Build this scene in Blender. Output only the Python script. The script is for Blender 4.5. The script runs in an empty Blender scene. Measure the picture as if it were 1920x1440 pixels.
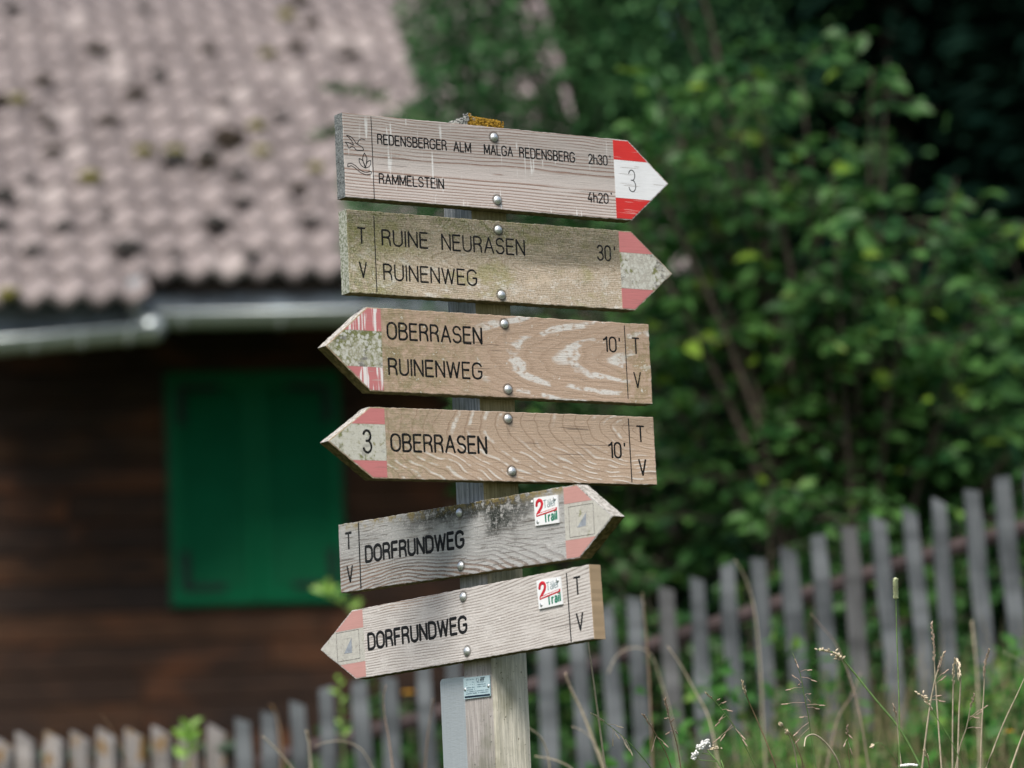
import bpy, bmesh, math, random
import numpy as np
from mathutils import Vector, Matrix

# ------------------------------------------------------------------ camera, sky, sun, exposure
SC = bpy.context.scene
COL = SC.collection
Z0 = 1.5                                    # eye height above the ground under the photographer
PITCH, ROLL, FPX = 0.14623, -0.0454, 6355.08
cp, sp, cr, sr = math.cos(PITCH), math.sin(PITCH), math.cos(ROLL), math.sin(ROLL)
FWD = Vector((0, cp, sp)); U0 = Vector((0, -sp, cp)); R0 = Vector((1, 0, 0))
CR = R0*cr + U0*sr
CU = U0*cr - R0*sr
cam = bpy.data.cameras.new('camera'); camo = bpy.data.objects.new('camera', cam); COL.objects.link(camo)
M = Matrix.Identity(4)
for i in range(3):
    M[i][0], M[i][1], M[i][2] = CR[i], CU[i], -FWD[i]
M[2][3] = Z0
camo.matrix_world = M
cam.sensor_width = 36.0
cam.lens = FPX/1920*36
cam.clip_end = 400
cam.dof.use_dof = True
cam.dof.focus_distance = 6.02
cam.dof.aperture_fstop = 2.6
cam.dof.aperture_blades = 9
SC.camera = camo

SUN_EL, SUN_AZ = math.radians(52), math.radians(200)    # azimuth clockwise from +Y: behind the photographer, a little to the left
w = bpy.data.worlds.new('World'); SC.world = w; w.use_nodes = True
nt = w.node_tree
sky = nt.nodes.new('ShaderNodeTexSky'); sky.sky_type = 'NISHITA'; sky.sun_disc = False
sky.sun_elevation = SUN_EL; sky.sun_rotation = SUN_AZ
sky.air_density = 1.0; sky.dust_density = 2.5; sky.ozone_density = 0.6
bg = nt.nodes['Background']; bg.inputs['Strength'].default_value = 0.090
nt.links.new(sky.outputs[0], bg.inputs['Color'])
sl = bpy.data.lights.new('sun', 'SUN'); sl.energy = 2.7; sl.angle = math.radians(22); sl.color = (1.0, 0.95, 0.88)
so = bpy.data.objects.new('sun', sl); COL.objects.link(so)
sd = Vector((math.sin(SUN_AZ)*math.cos(SUN_EL), math.cos(SUN_AZ)*math.cos(SUN_EL), math.sin(SUN_EL)))
so.rotation_euler = sd.to_track_quat('Z', 'Y').to_euler()
so.location = (0, 0, 30)
SC.view_settings.view_transform = 'Standard'
SC.view_settings.look = 'None'
SC.view_settings.exposure = 0.66
SC.view_settings.gamma = 1.0
SC.view_settings.use_curve_mapping = False
SC.render.engine = 'CYCLES'
SC.cycles.use_denoising = True
SC.cycles.max_bounces = 6
SC.cycles.transparent_max_bounces = 4

rnd = random.Random(7)
rng = np.random.default_rng(11)

def ray(px, py):
    """direction of sight towards a point of the 1920x1440 picture"""
    return CR*((px-960)/FPX) + CU*((720-py)/FPX) + FWD

def at(px, py, y):
    """the point at distance y in front of the camera seen in that direction"""
    d = ray(px, py)
    return d*(y/d.y) + Vector((0, 0, Z0))

# ------------------------------------------------------------------ node helper
class S:
    """a socket (or number) that can be used in arithmetic"""
    def __init__(s, m, v): s.m, s.v = m, v
    def _op(s, op, o=None, o2=None):
        return s.m.math(op, s, o, o2)
    def __add__(s, o): return s._op('ADD', o)
    __radd__ = __add__
    def __mul__(s, o): return s._op('MULTIPLY', o)
    __rmul__ = __mul__
    def __sub__(s, o): return s._op('SUBTRACT', o)
    def __rsub__(s, o): return s.m.math('SUBTRACT', o, s)
    def __truediv__(s, o): return s._op('DIVIDE', o)

class Mat:
    def __init__(s, name, rough=0.8, spec=0.3, metallic=0.0):
        s.mat = bpy.data.materials.new(name); s.mat.use_nodes = True
        s.t = s.mat.node_tree; s.t.nodes.clear()
        s.out = s.t.nodes.new('ShaderNodeOutputMaterial')
        s.b = s.t.nodes.new('ShaderNodeBsdfPrincipled')
        s.b.inputs['Roughness'].default_value = rough
        s.b.inputs['Specular IOR Level'].default_value = spec
        s.b.inputs['Metallic'].default_value = metallic
        s.t.links.new(s.b.outputs[0], s.out.inputs[0])
        s._co = None
    def put(s, inp, v):
        if isinstance(v, S): v = v.v
        if isinstance(v, bpy.types.NodeSocket): s.t.links.new(v, inp)
        elif isinstance(v, (tuple, list)):
            inp.default_value = tuple(v) + ((1.0,) if len(v) == 3 and len(inp.default_value) == 4 else ())
        else: inp.default_value = v
    def math(s, op, a, b=None, c=None):
        n = s.t.nodes.new('ShaderNodeMath'); n.operation = op
        s.put(n.inputs[0], a)
        if b is not None: s.put(n.inputs[1], b)
        if c is not None: s.put(n.inputs[2], c)
        return S(s, n.outputs[0])
    def co(s, which='Object'):
        n = s.t.nodes.new('ShaderNodeTexCoord'); return S(s, n.outputs[which])
    def xyz(s):
        if s._co is None:
            n = s.t.nodes.new('ShaderNodeSeparateXYZ'); s.put(n.inputs[0], s.co())
            s._co = tuple(S(s, n.outputs[i]) for i in range(3))
        return s._co
    def vec(s, x, y, z):
        n = s.t.nodes.new('ShaderNodeCombineXYZ')
        for i, v in enumerate((x, y, z)): s.put(n.inputs[i], v)
        return S(s, n.outputs[0])
    def noise(s, scale, v=None, detail=3.0, rough=0.55, dist=0.0):
        n = s.t.nodes.new('ShaderNodeTexNoise')
        s.put(n.inputs['Vector'], v if v is not None else s.co())
        n.inputs['Scale'].default_value = scale; n.inputs['Detail'].default_value = detail
        n.inputs['Roughness'].default_value = rough; n.inputs['Distortion'].default_value = dist
        return S(s, n.outputs[0])
    def voro(s, scale, v=None, feature='F1'):
        n = s.t.nodes.new('ShaderNodeTexVoronoi'); n.feature = feature
        s.put(n.inputs['Vector'], v if v is not None else s.co()); n.inputs['Scale'].default_value = scale
        return S(s, n.outputs[0])
    def step(s, v, a, b, lo=0.0, hi=1.0):
        n = s.t.nodes.new('ShaderNodeMapRange'); n.interpolation_type = 'SMOOTHSTEP'
        if a > b: a, b, lo, hi = b, a, hi, lo
        s.put(n.inputs[0], v)
        for i, q in enumerate((a, b, lo, hi)): n.inputs[1+i].default_value = q
        return S(s, n.outputs[0])
    def mix(s, f, a, b):
        n = s.t.nodes.new('ShaderNodeMix'); n.data_type = 'RGBA'; n.clamp_factor = True
        s.put(n.inputs[0], f); s.put(n.inputs[6], a); s.put(n.inputs[7], b)
        return S(s, n.outputs[2])
    def color(s, v): s.put(s.b.inputs['Base Color'], v); return s
    def rough(s, v): s.put(s.b.inputs['Roughness'], v); return s
    def bump(s, h, dist=0.001, strength=0.8):
        n = s.t.nodes.new('ShaderNodeBump'); n.inputs['Strength'].default_value = strength
        n.inputs['Distance'].default_value = dist; s.put(n.inputs['Height'], h)
        s.t.links.new(n.outputs[0], s.b.inputs['Normal']); return s
    def island(s):
        n = s.t.nodes.new('ShaderNodeNewGeometry'); return S(s, n.outputs['Random Per Island'])
    def orand(s):
        n = s.t.nodes.new('ShaderNodeObjectInfo'); return S(s, n.outputs['Random'])

def simple(name, col, rough=0.8, var=0.25, scale=30, metallic=0.0, spec=0.3, bump=0.0):
    m = Mat(name, rough, spec, metallic)
    n = m.noise(scale, detail=4)
    m.color(m.mix(m.step(n, .3, .7), tuple(c*(1-var) for c in col), tuple(min(1, c*(1+var)) for c in col)))
    if bump: m.bump(n, bump)
    return m.mat

# ------------------------------------------------------------------ object helpers
def empty(name, loc=(0, 0, 0), parent=None):
    o = bpy.data.objects.new(name, None); COL.objects.link(o); o.location = loc; o.empty_display_size = .1
    if parent: o.parent = parent
    return o
def tag(o, label=None, cat=None, group=None, kind=None):
    if label: o['label'] = label
    if cat: o['category'] = cat
    if group: o['group'] = group
    if kind: o['kind'] = kind
    return o
def link(name, me, parent=None, loc=None):
    o = bpy.data.objects.new(name, me); COL.objects.link(o)
    if parent: o.parent = parent
    if loc is not None: o.location = loc
    return o
def mesh(name, verts, faces, mats, parent=None, smooth=False, loc=None, mi=None):
    me = bpy.data.meshes.new(name)
    me.from_pydata([tuple(v) for v in verts], [], faces)
    for m in (mats if isinstance(mats, (list, tuple)) else [mats]): me.materials.append(m)
    if smooth: me.polygons.foreach_set('use_smooth', [True]*len(me.polygons))
    if mi is not None: me.polygons.foreach_set('material_index', mi)
    me.update()
    return link(name, me, parent, loc)
def bmobj(name, bm, mats, parent=None, smooth=False, loc=None):
    me = bpy.data.meshes.new(name); bm.normal_update(); bm.to_mesh(me); bm.free()
    for m in (mats if isinstance(mats, (list, tuple)) else [mats]): me.materials.append(m)
    if smooth: me.polygons.foreach_set('use_smooth', [True]*len(me.polygons))
    return link(name, me, parent, loc)
def box(bm, lo, hi, mi=0):
    x0, y0, z0 = lo; x1, y1, z1 = hi
    vs = [bm.verts.new(p) for p in ((x0,y0,z0),(x1,y0,z0),(x1,y1,z0),(x0,y1,z0),(x0,y0,z1),(x1,y0,z1),(x1,y1,z1),(x0,y1,z1))]
    for f in ((0,3,2,1),(4,5,6,7),(0,1,5,4),(1,2,6,5),(2,3,7,6),(3,0,4,7)):
        bm.faces.new([vs[i] for i in f]).material_index = mi
def tube_data(pts, radii, seg=6, caps=True):
    """verts and faces of a tapered tube through pts"""
    V, F = [], []
    n = len(pts)
    for i, p in enumerate(pts):
        t = (pts[min(i+1, n-1)] - pts[max(i-1, 0)]).normalized()
        a = t.cross(Vector((0, 0, 1)) if abs(t.z) < .9 else Vector((1, 0, 0))).normalized(); b = t.cross(a)
        for k in range(seg):
            an = 2*math.pi*k/seg
            V.append(p + (a*math.cos(an) + b*math.sin(an))*radii[i])
    for i in range(n-1):
        for k in range(seg):
            k2 = (k+1) % seg
            F.append((i*seg+k, i*seg+k2, (i+1)*seg+k2, (i+1)*seg+k))
    if caps:
        F.append(tuple(range(seg-1, -1, -1))); F.append(tuple((n-1)*seg+k for k in range(seg)))
    return V, F
def merge(parts):
    V, F = [], []
    for v, f in parts:
        o = len(V); V += list(v); F += [tuple(i+o for i in q) for q in f]
    return V, F
def smoothline(ctrl, n=12):
    """Catmull-Rom through the control points"""
    P = [ctrl[0]] + list(ctrl) + [ctrl[-1]]
    out = []
    for i in range(1, len(P)-2):
        for k in range(n):
            t = k/n
            a, b, c, d = P[i-1], P[i], P[i+1], P[i+2]
            out.append(0.5*((2*b) + (c-a)*t + (2*a-5*b+4*c-d)*t*t + (3*b-a-3*c+d)*t**3))
    out.append(ctrl[-1].copy())
    return out

# ------------------------------------------------------------------ ground
def sstep(a, b, x):
    t = min(1, max(0, (x-a)/(b-a))); return t*t*(3-2*t)
def ground(x, y):
    base = -1.5 + 1.05*sstep(0, 6, y) + .42*sstep(6, 10.5, y) + .5*sstep(11, 19, y)
    base += .30*max(-2.5, min(3.0, x))*sstep(6.5, 10, y)*(1-.8*sstep(12, 18, y))
    base += 17*sstep(33, 75, y)
    base += .03*math.sin(x*3.1+y)*math.cos(y*2.3)
    return base + Z0

def ground_sheet():
    m = Mat('meadow_soil', .95, .1)
    n = m.noise(1.2, detail=5); n2 = m.noise(14, detail=4)
    c = m.mix(m.step(n, .35, .65), (.030, .055, .018), (.075, .085, .030))
    c = m.mix(m.step(n2, .5, .75), c, (.10, .085, .045))
    m.color(c).bump(n2, .03)
    xs = np.concatenate([np.linspace(-90, -8, 14), np.linspace(-7, 7, 57), np.linspace(8, 90, 14)])
    ys = np.concatenate([np.linspace(-60, -2, 12), np.linspace(-1, 22, 93), np.linspace(24, 110, 30)])
    V = [(x, y, ground(x, y)) for y in ys for x in xs]
    nx = len(xs)
    F = [(j*nx+i, j*nx+i+1, (j+1)*nx+i+1, (j+1)*nx+i) for j in range(len(ys)-1) for i in range(nx-1)]
    o = mesh('ground', V, F, m.mat, smooth=True)
    tag(o, kind='structure')
ground_sheet()

# ------------------------------------------------------------------ leaves
def leaf_batch(P, N, D, L, Wd, fold=.25, rich=False):
    """arrays of leaf bases P, normals N, directions D, lengths L, widths Wd -> verts, faces"""
    P, N, D = (np.asarray(a, float) for a in (P, N, D))
    D = D - N*np.sum(D*N, 1)[:, None]
    D /= np.linalg.norm(D, axis=1)[:, None] + 1e-9
    T = np.cross(N, D)
    L = np.asarray(L)[:, None]; Wd = np.asarray(Wd)[:, None]
    n = len(P)
    if rich:
        pts = [P, P + D*L*.35 + T*Wd*.5 + N*Wd*fold, P + D*L*.72 + T*Wd*.36 + N*Wd*fold*.6, P + D*L*1.0 - N*L*.08,
               P + D*L*.72 - T*Wd*.36 + N*Wd*fold*.6, P + D*L*.35 - T*Wd*.5 + N*Wd*fold, P + D*L*.5]
        V = np.stack(pts, 1).reshape(-1, 3); k = 7
        base = np.arange(n)*k
        F = [(0, 6, 1), (1, 6, 2), (2, 6, 3), (3, 6, 4), (4, 6, 5), (5, 6, 0)]
    else:
        pts = [P, P + D*L*.5 + T*Wd*.5 + N*Wd*fold, P + D*L, P + D*L*.5 - T*Wd*.5 + N*Wd*fold]
        V = np.stack(pts, 1).reshape(-1, 3); k = 4
        base = np.arange(n)*k
        F = [(0, 2, 1), (0, 3, 2)]
    FA = (base[:, None, None] + np.array(F)[None]).reshape(-1, 3)
    return V, FA
def np_mesh(name, V, FA, mat, parent=None):
    me = bpy.data.meshes.new(name)
    me.vertices.add(len(V)); me.vertices.foreach_set('co', np.asarray(V, np.float32).ravel())
    nf = len(FA)
    me.loops.add(nf*3); me.loops.foreach_set('vertex_index', np.asarray(FA, np.int32).ravel())
    me.polygons.add(nf)
    me.polygons.foreach_set('loop_start', np.arange(0, nf*3, 3, dtype=np.int32))
    me.update(calc_edges=True)
    me.materials.append(mat)
    return link(name, me, parent)
def leaf_mat(name, ca, cb, cc=None, trans=.35, rough=.45, spec=.35, frac=.12):
    m = Mat(name, rough, spec*.6)
    r = m.math('FRACT', m.island()*3.7 + m.orand()*5.3)
    c = m.mix(r, ca, cb)
    if cc: c = m.mix(m.step(m.math('FRACT', r*7.31), 1-frac, 1-frac+.05), c, cc)
    m.color(c)
    tr = m.t.nodes.new('ShaderNodeBsdfTranslucent'); m.put(tr.inputs[0], c)
    mx = m.t.nodes.new('ShaderNodeMixShader'); mx.inputs[0].default_value = trans
    m.t.links.new(m.b.outputs[0], mx.inputs[1]); m.t.links.new(tr.outputs[0], mx.inputs[2])
    m.t.links.new(mx.outputs[0], m.out.inputs[0])
    return m.mat
BARK = simple('grey_brown_bark', (.07, .055, .042), .9, .35, 25, bump=.01)
def unit(a): return a/(np.linalg.norm(a, axis=1)[:, None] + 1e-9)

# ------------------------------------------------------------------ signpost
# every board: rectangle with one pointed end. Metric sizes, local x along the board, z up, y into the board.
BOARDS = {
 1: dict(O=(-.2734, 5.7605, 1.1891), U=(.83302, .55324, .00187), V=(-.00156, -.00104, 1), n=(.55324, -.83302, 0), t=.0271, L=.6081, H=.150, T=.0877, s=.0747, c=.5740, line=.0582, right=True, ln=(0, .147)),
 2: dict(O=(-.2728, 5.7629, 1.0212), U=(.83641, .5481, .00259), V=(-.00217, -.00142, 1), n=(.5481, -.83641, 0), t=.0271, L=.6023, H=.1464, T=.0879, s=.0727, c=.5737, line=.0550, right=True, ln=(.0035, .138)),
 3: dict(O=(-.3163, 5.7313, .8498), U=(.83205, .55469, .00237), V=(-.00198, -.00132, 1), n=(.55469, -.83206, 0), t=.0271, L=.5997, H=.1473, T=.0863, s=.0751, c=.5725, line=.0546, right=False, ln=(.008, .142)),
 4: dict(O=(-.3181, 5.7314, .6977), U=(.83383, .55197, .00789), V=(-.00658, -.00436, .99997), n=(.55199, -.83385, 0), t=.0271, L=.6003, H=.1244, T=.0868, s=.0627, c=.5714, line=.0558, right=False, ln=(.004, .1195)),
 5: dict(O=(-.3308, 6.1979, .5405), U=(.67217, -.7404, -.00094), V=(.00063, -.00069, 1), n=(-.7404, -.67217, 0), t=.0265, L=.6429, H=.1256, T=.0870, s=.0623, c=.6102, line=.0584, right=True, ln=(.003, .123)),
 6: dict(O=(-.3738, 6.2475, .3770), U=(.66938, -.74222, .03229), V=(-.02163, .02398, .99948), n=(-.7426, -.66973, 0), t=.0265, L=.6370, H=.1262, T=.0984, s=.0649, c=.6071, line=.0569, right=False, ln=(.002, .118)),
}
BOLTS = {1: ((.3136, .1313), (.3147, .0170)), 2: ((.3119, .1303), (.3122, .0126)), 3: ((.3698, .1318), (.3712, .0146)),
         4: ((.3704, .1120), (.3730, .0185)), 5: ((.339, .1106), (.3373, .0168)), 6: ((.4092, .1120), (.4101, .0160))}
# text: (string, x0, z0, x1, cap height, stroke width)
TEXT = {
 1: [("REDENSBERGER", .0690, .0985, .2129, .0193, .0021), ("ALM", .2265, .0982, .2641, .0193, .0021), ("MALGA", .2910, .0984, .3532, .0193, .0021),
     ("REDENSBERG", .3665, .0983, .4883, .0197, .0021), ("2h30", .5170, .0983, .5600, .0196, .0021), ("'", .5647, .1140, .5651, .0045, .0022),
     ("RAMMELSTEIN", .0690, .0281, .2033, .0193, .0021), ("4h20", .5115, .0269, .5578, .0198, .0021), ("'", .5632, .0445, .5635, .0045, .0022),
     ("3", .6044, .0530, .6210, .0422, .0014)],
 2: [("T", .0200, .0868, .0371, .0296, .0025), ("V", .0210, .0263, .0370, .0296, .0025), ("RUINE", .0690, .0865, .1643, .0295, .0026),
     ("NEURASEN", .1915, .0860, .3672, .0302, .0026), ("RUINENWEG", .0694, .0254, .2628, .0298, .0026), ("30", .5235, .0874, .5544, .0298, .0026), ("'", .5612, .1085, .5615, .0080, .0025)],
 3: [("OBERRASEN", .1245, .0920, .3217, .0315, .0030), ("RUINENWEG", .1243, .0293, .3189, .0308, .0030), ("10", .5819, .0914, .6118, .0293, .0026),
     ("'", .6170, .1120, .6173, .0080, .0025), ("T", .6462, .0906, .6630, .0308, .0024), ("V", .6460, .0279, .6628, .0304, .0024)],
 4: [("3", .0692, .0430, .0881, .0418, .0032), ("OBERRASEN", .1250, .0472, .3236, .0326, .0033), ("10", .5829, .0462, .6122, .0303, .0029),
     ("'", .6177, .0680, .6180, .0080, .0028), ("T", .6475, .0773, .6653, .0306, .0027), ("V", .6480, .0155, .6655, .0312, .0028)],
 5: [("T", .0180, .0768, .0385, .0325, .0035), ("V", .0195, .0160, .0380, .0322, .0035), ("DORFRUNDWEG", .0735, .0474, .3490, .0323, .0045)],
 6: [("DORFRUNDWEG", .1378, .0474, .4148, .0323, .0045), ("T", .6940, .0780, .7125, .0318, .0030), ("V", .6948, .0168, .7130, .0318, .0030)],
}
def arc(cx, cy, rx, ry, a0, a1, n=9):
    return [(cx+rx*math.cos(math.radians(a0+(a1-a0)*i/n)), cy+ry*math.sin(math.radians(a0+(a1-a0)*i/n))) for i in range(n+1)]
G = {
 'A': (.60, [[(0, 0), (.30, 1), (.60, 0)], [(.11, .34), (.49, .34)]]),
 'B': (.52, [[(0, 0), (0, 1), (.26, 1)] + arc(.28, .765, .21, .235, 90, -90) + [(.26, .53), (0, .53)], [(.28, .53)] + arc(.29, .265, .23, .265, 90, -90) + [(0, 0), (.02, 0)]]),
 'D': (.54, [[(0, 0), (0, 1), (.22, 1)] + arc(.24, .70, .30, .30, 90, 0) + arc(.24, .30, .30, .30, 0, -90) + [(0, 0), (.02, 0)]]),
 'E': (.48, [[(.48, 1), (0, 1), (0, 0), (.48, 0)], [(0, .53), (.42, .53)]]),
 'F': (.46, [[(.46, 1), (0, 1), (0, 0)], [(0, .52), (.40, .52)]]),
 'G': (.60, [arc(.30, .70, .30, .30, 20, 180) + arc(.30, .30, .30, .30, 180, 340) + [(.60, .47), (.36, .47)]]),
 'I': (.02, [[(.01, 0), (.01, 1)]]),
 'L': (.44, [[(0, 1), (0, 0), (.44, 0)]]),
 'M': (.66, [[(0, 0), (0, 1), (.33, .12), (.66, 1), (.66, 0)]]),
 'N': (.54, [[(0, 0), (0, 1), (.54, 0), (.54, 1)]]),
 'O': (.58, [arc(.29, .69, .29, .31, 0, 180) + arc(.29, .31, .29, .31, 180, 360) + [(.58, .69)]]),
 'R': (.52, [[(0, 0), (0, 1), (.26, 1)] + arc(.27, .76, .22, .24, 90, -90) + [(0, .52)], [(.26, .52), (.42, .44), (.47, .30), (.50, 0)]]),
 'S': (.52, [arc(.26, .75, .24, .25, 15, 180, 7) + arc(.26, .75, .24, .25, 180, 250, 4) + arc(.26, .26, .26, .26, 70, 0, 4) + arc(.26, .26, .26, .26, 0, -165, 7)]),
 'T': (.54, [[(0, 1), (.54, 1)], [(.27, 1), (.27, 0)]]),
 'U': (.54, [[(0, 1)] + arc(.27, .28, .27, .28, 180, 360) + [(.54, 1)]]),
 'V': (.58, [[(0, 1), (.29, 0), (.58, 1)]]),
 'W': (.82, [[(0, 1), (.2, 0), (.41, .95), (.62, 0), (.82, 1)]]),
 '0': (.50, [arc(.25, .74, .25, .26, 0, 180) + arc(.25, .26, .25, .26, 180, 360) + [(.5, .74)]]),
 '1': (.26, [[(0, .80), (.14, .86), (.26, 1), (.26, 0)]]),
 '2': (.50, [arc(.25, .74, .24, .26, 165, -25) + [(.40, .52), (0, 0), (.50, 0)]]),
 '3': (.50, [arc(.24, .76, .23, .24, 165, -75) + [(.17, .53)], [(.17, .53)] + arc(.24, .27, .26, .27, 75, -165)]),
 '4': (.52, [[(.30, 1), (0, .26), (.52, .26)], [(.38, .52), (.38, 0)]]),
 'h': (.44, [[(0, 0), (0, 1)], [(0, .45)] + arc(.22, .44, .22, .22, 170, 0, 6) + [(.44, 0)]]),
 "'": (.02, [[(.01, 0), (.01, 1)]]),
 'r': (.28, [[(0, 0), (0, .68)], [(0, .42), (.08, .60), (.28, .67)]]),
 'a': (.40, [arc(.20, .50, .19, .19, 150, 0, 6) + [(.39, 0)], [(.39, .40), (.16, .38)] + arc(.15, .19, .15, .19, 90, 270, 6) + [(.26, .02), (.39, .14)]]),
 'e': (.42, [[(.0, .35), (.42, .35)] + arc(.21, .36, .21, .32, 0, 180, 8) + arc(.21, .33, .21, .33, 180, 320, 7)]),
 'i': (.02, [[(.01, 0), (.01, .68)], [(.01, .90), (.01, .98)]]),
 'l': (.02, [[(.01, 0), (.01, 1)]]),
 'ä': (.40, [arc(.20, .50, .19, .19, 150, 0, 6) + [(.39, 0)], [(.39, .40), (.16, .38)] + arc(.15, .19, .15, .19, 90, 270, 6) + [(.26, .02), (.39, .14)], [(.09, .86), (.09, .93)], [(.31, .86), (.31, .93)]]),
}
def word_letters(txt, x0, z0, x1, h, gap=.20):
    tot = sum(G[c][0] for c in txt) + gap*(len(txt)-1)
    sx = (x1-x0)/tot if tot > .05 else h
    x, out = 0, []
    for c in txt:
        wd, st = G[c]
        out.append([[(x0+(x+a)*sx, z0+b*h) for a, b in s_] for s_ in st])
        x += wd + gap
    return out
def word_strokes(*a, **k):
    return [s_ for l in word_letters(*a, **k) for s_ in l]
def strokes_mesh(name, strokes, width, mats, parent, y=0.0, flat=.22, jit=0.0):
    """routed and painted strokes: shallow rounded ribs seated in the face"""
    V, F = [], []
    seg = 8
    for st in strokes:
        pts = []
        for p in st:
            if not pts or math.dist(p, pts[-1]) > 1e-6: pts.append(p)
        if len(pts) < 2: continue
        P2 = [Vector((a, b)) for a, b in pts]
        # split at sharp corners so that the rib keeps its width
        runs, cur = [], [P2[0]]
        for i in range(1, len(P2)):
            cur.append(P2[i])
            if i < len(P2)-1:
                d0 = (P2[i]-P2[i-1]).normalized(); d1 = (P2[i+1]-P2[i]).normalized()
                if d0.dot(d1) < .75: runs.append(cur); cur = [P2[i]]
        runs.append(cur)
        for r in runs:
            closed = (r[0]-r[-1]).length < 1e-6 and len(r) > 3
            q = [r[0] - (r[1]-r[0]).normalized()*width*.28] + r + [r[-1] + (r[-1]-r[-2]).normalized()*width*.28]
            rad = [width*.30] + [width*.5]*len(r) + [width*.30]
            if closed: q = r; rad = [width*.5]*len(r)
            o = len(V); n = len(q)
            yo = y + rnd.uniform(-.00004, .00004)
            for i, p in enumerate(q):
                t = (q[min(i+1, n-1)]-q[max(i-1, 0)]).normalized(); nr = Vector((-t.y, t.x))
                rr = rad[i]*(1+rnd.uniform(-jit, jit))
                for k in range(seg):
                    an = 2*math.pi*k/seg
                    c = p + nr*rr*math.cos(an)
                    V.append((c.x, yo - rr*flat*math.sin(an), c.y))
            for i in range(n-1):
                for k in range(seg):
                    k2 = (k+1) % seg
                    F.append((o+i*seg+k, o+(i+1)*seg+k, o+(i+1)*seg+k2, o+i*seg+k2))
            F.append(tuple(o+k for k in range(seg))); F.append(tuple(o+(n-1)*seg+k for k in range(seg-1, -1, -1)))
    return mesh(name, V, F, mats, parent, smooth=True)

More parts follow.
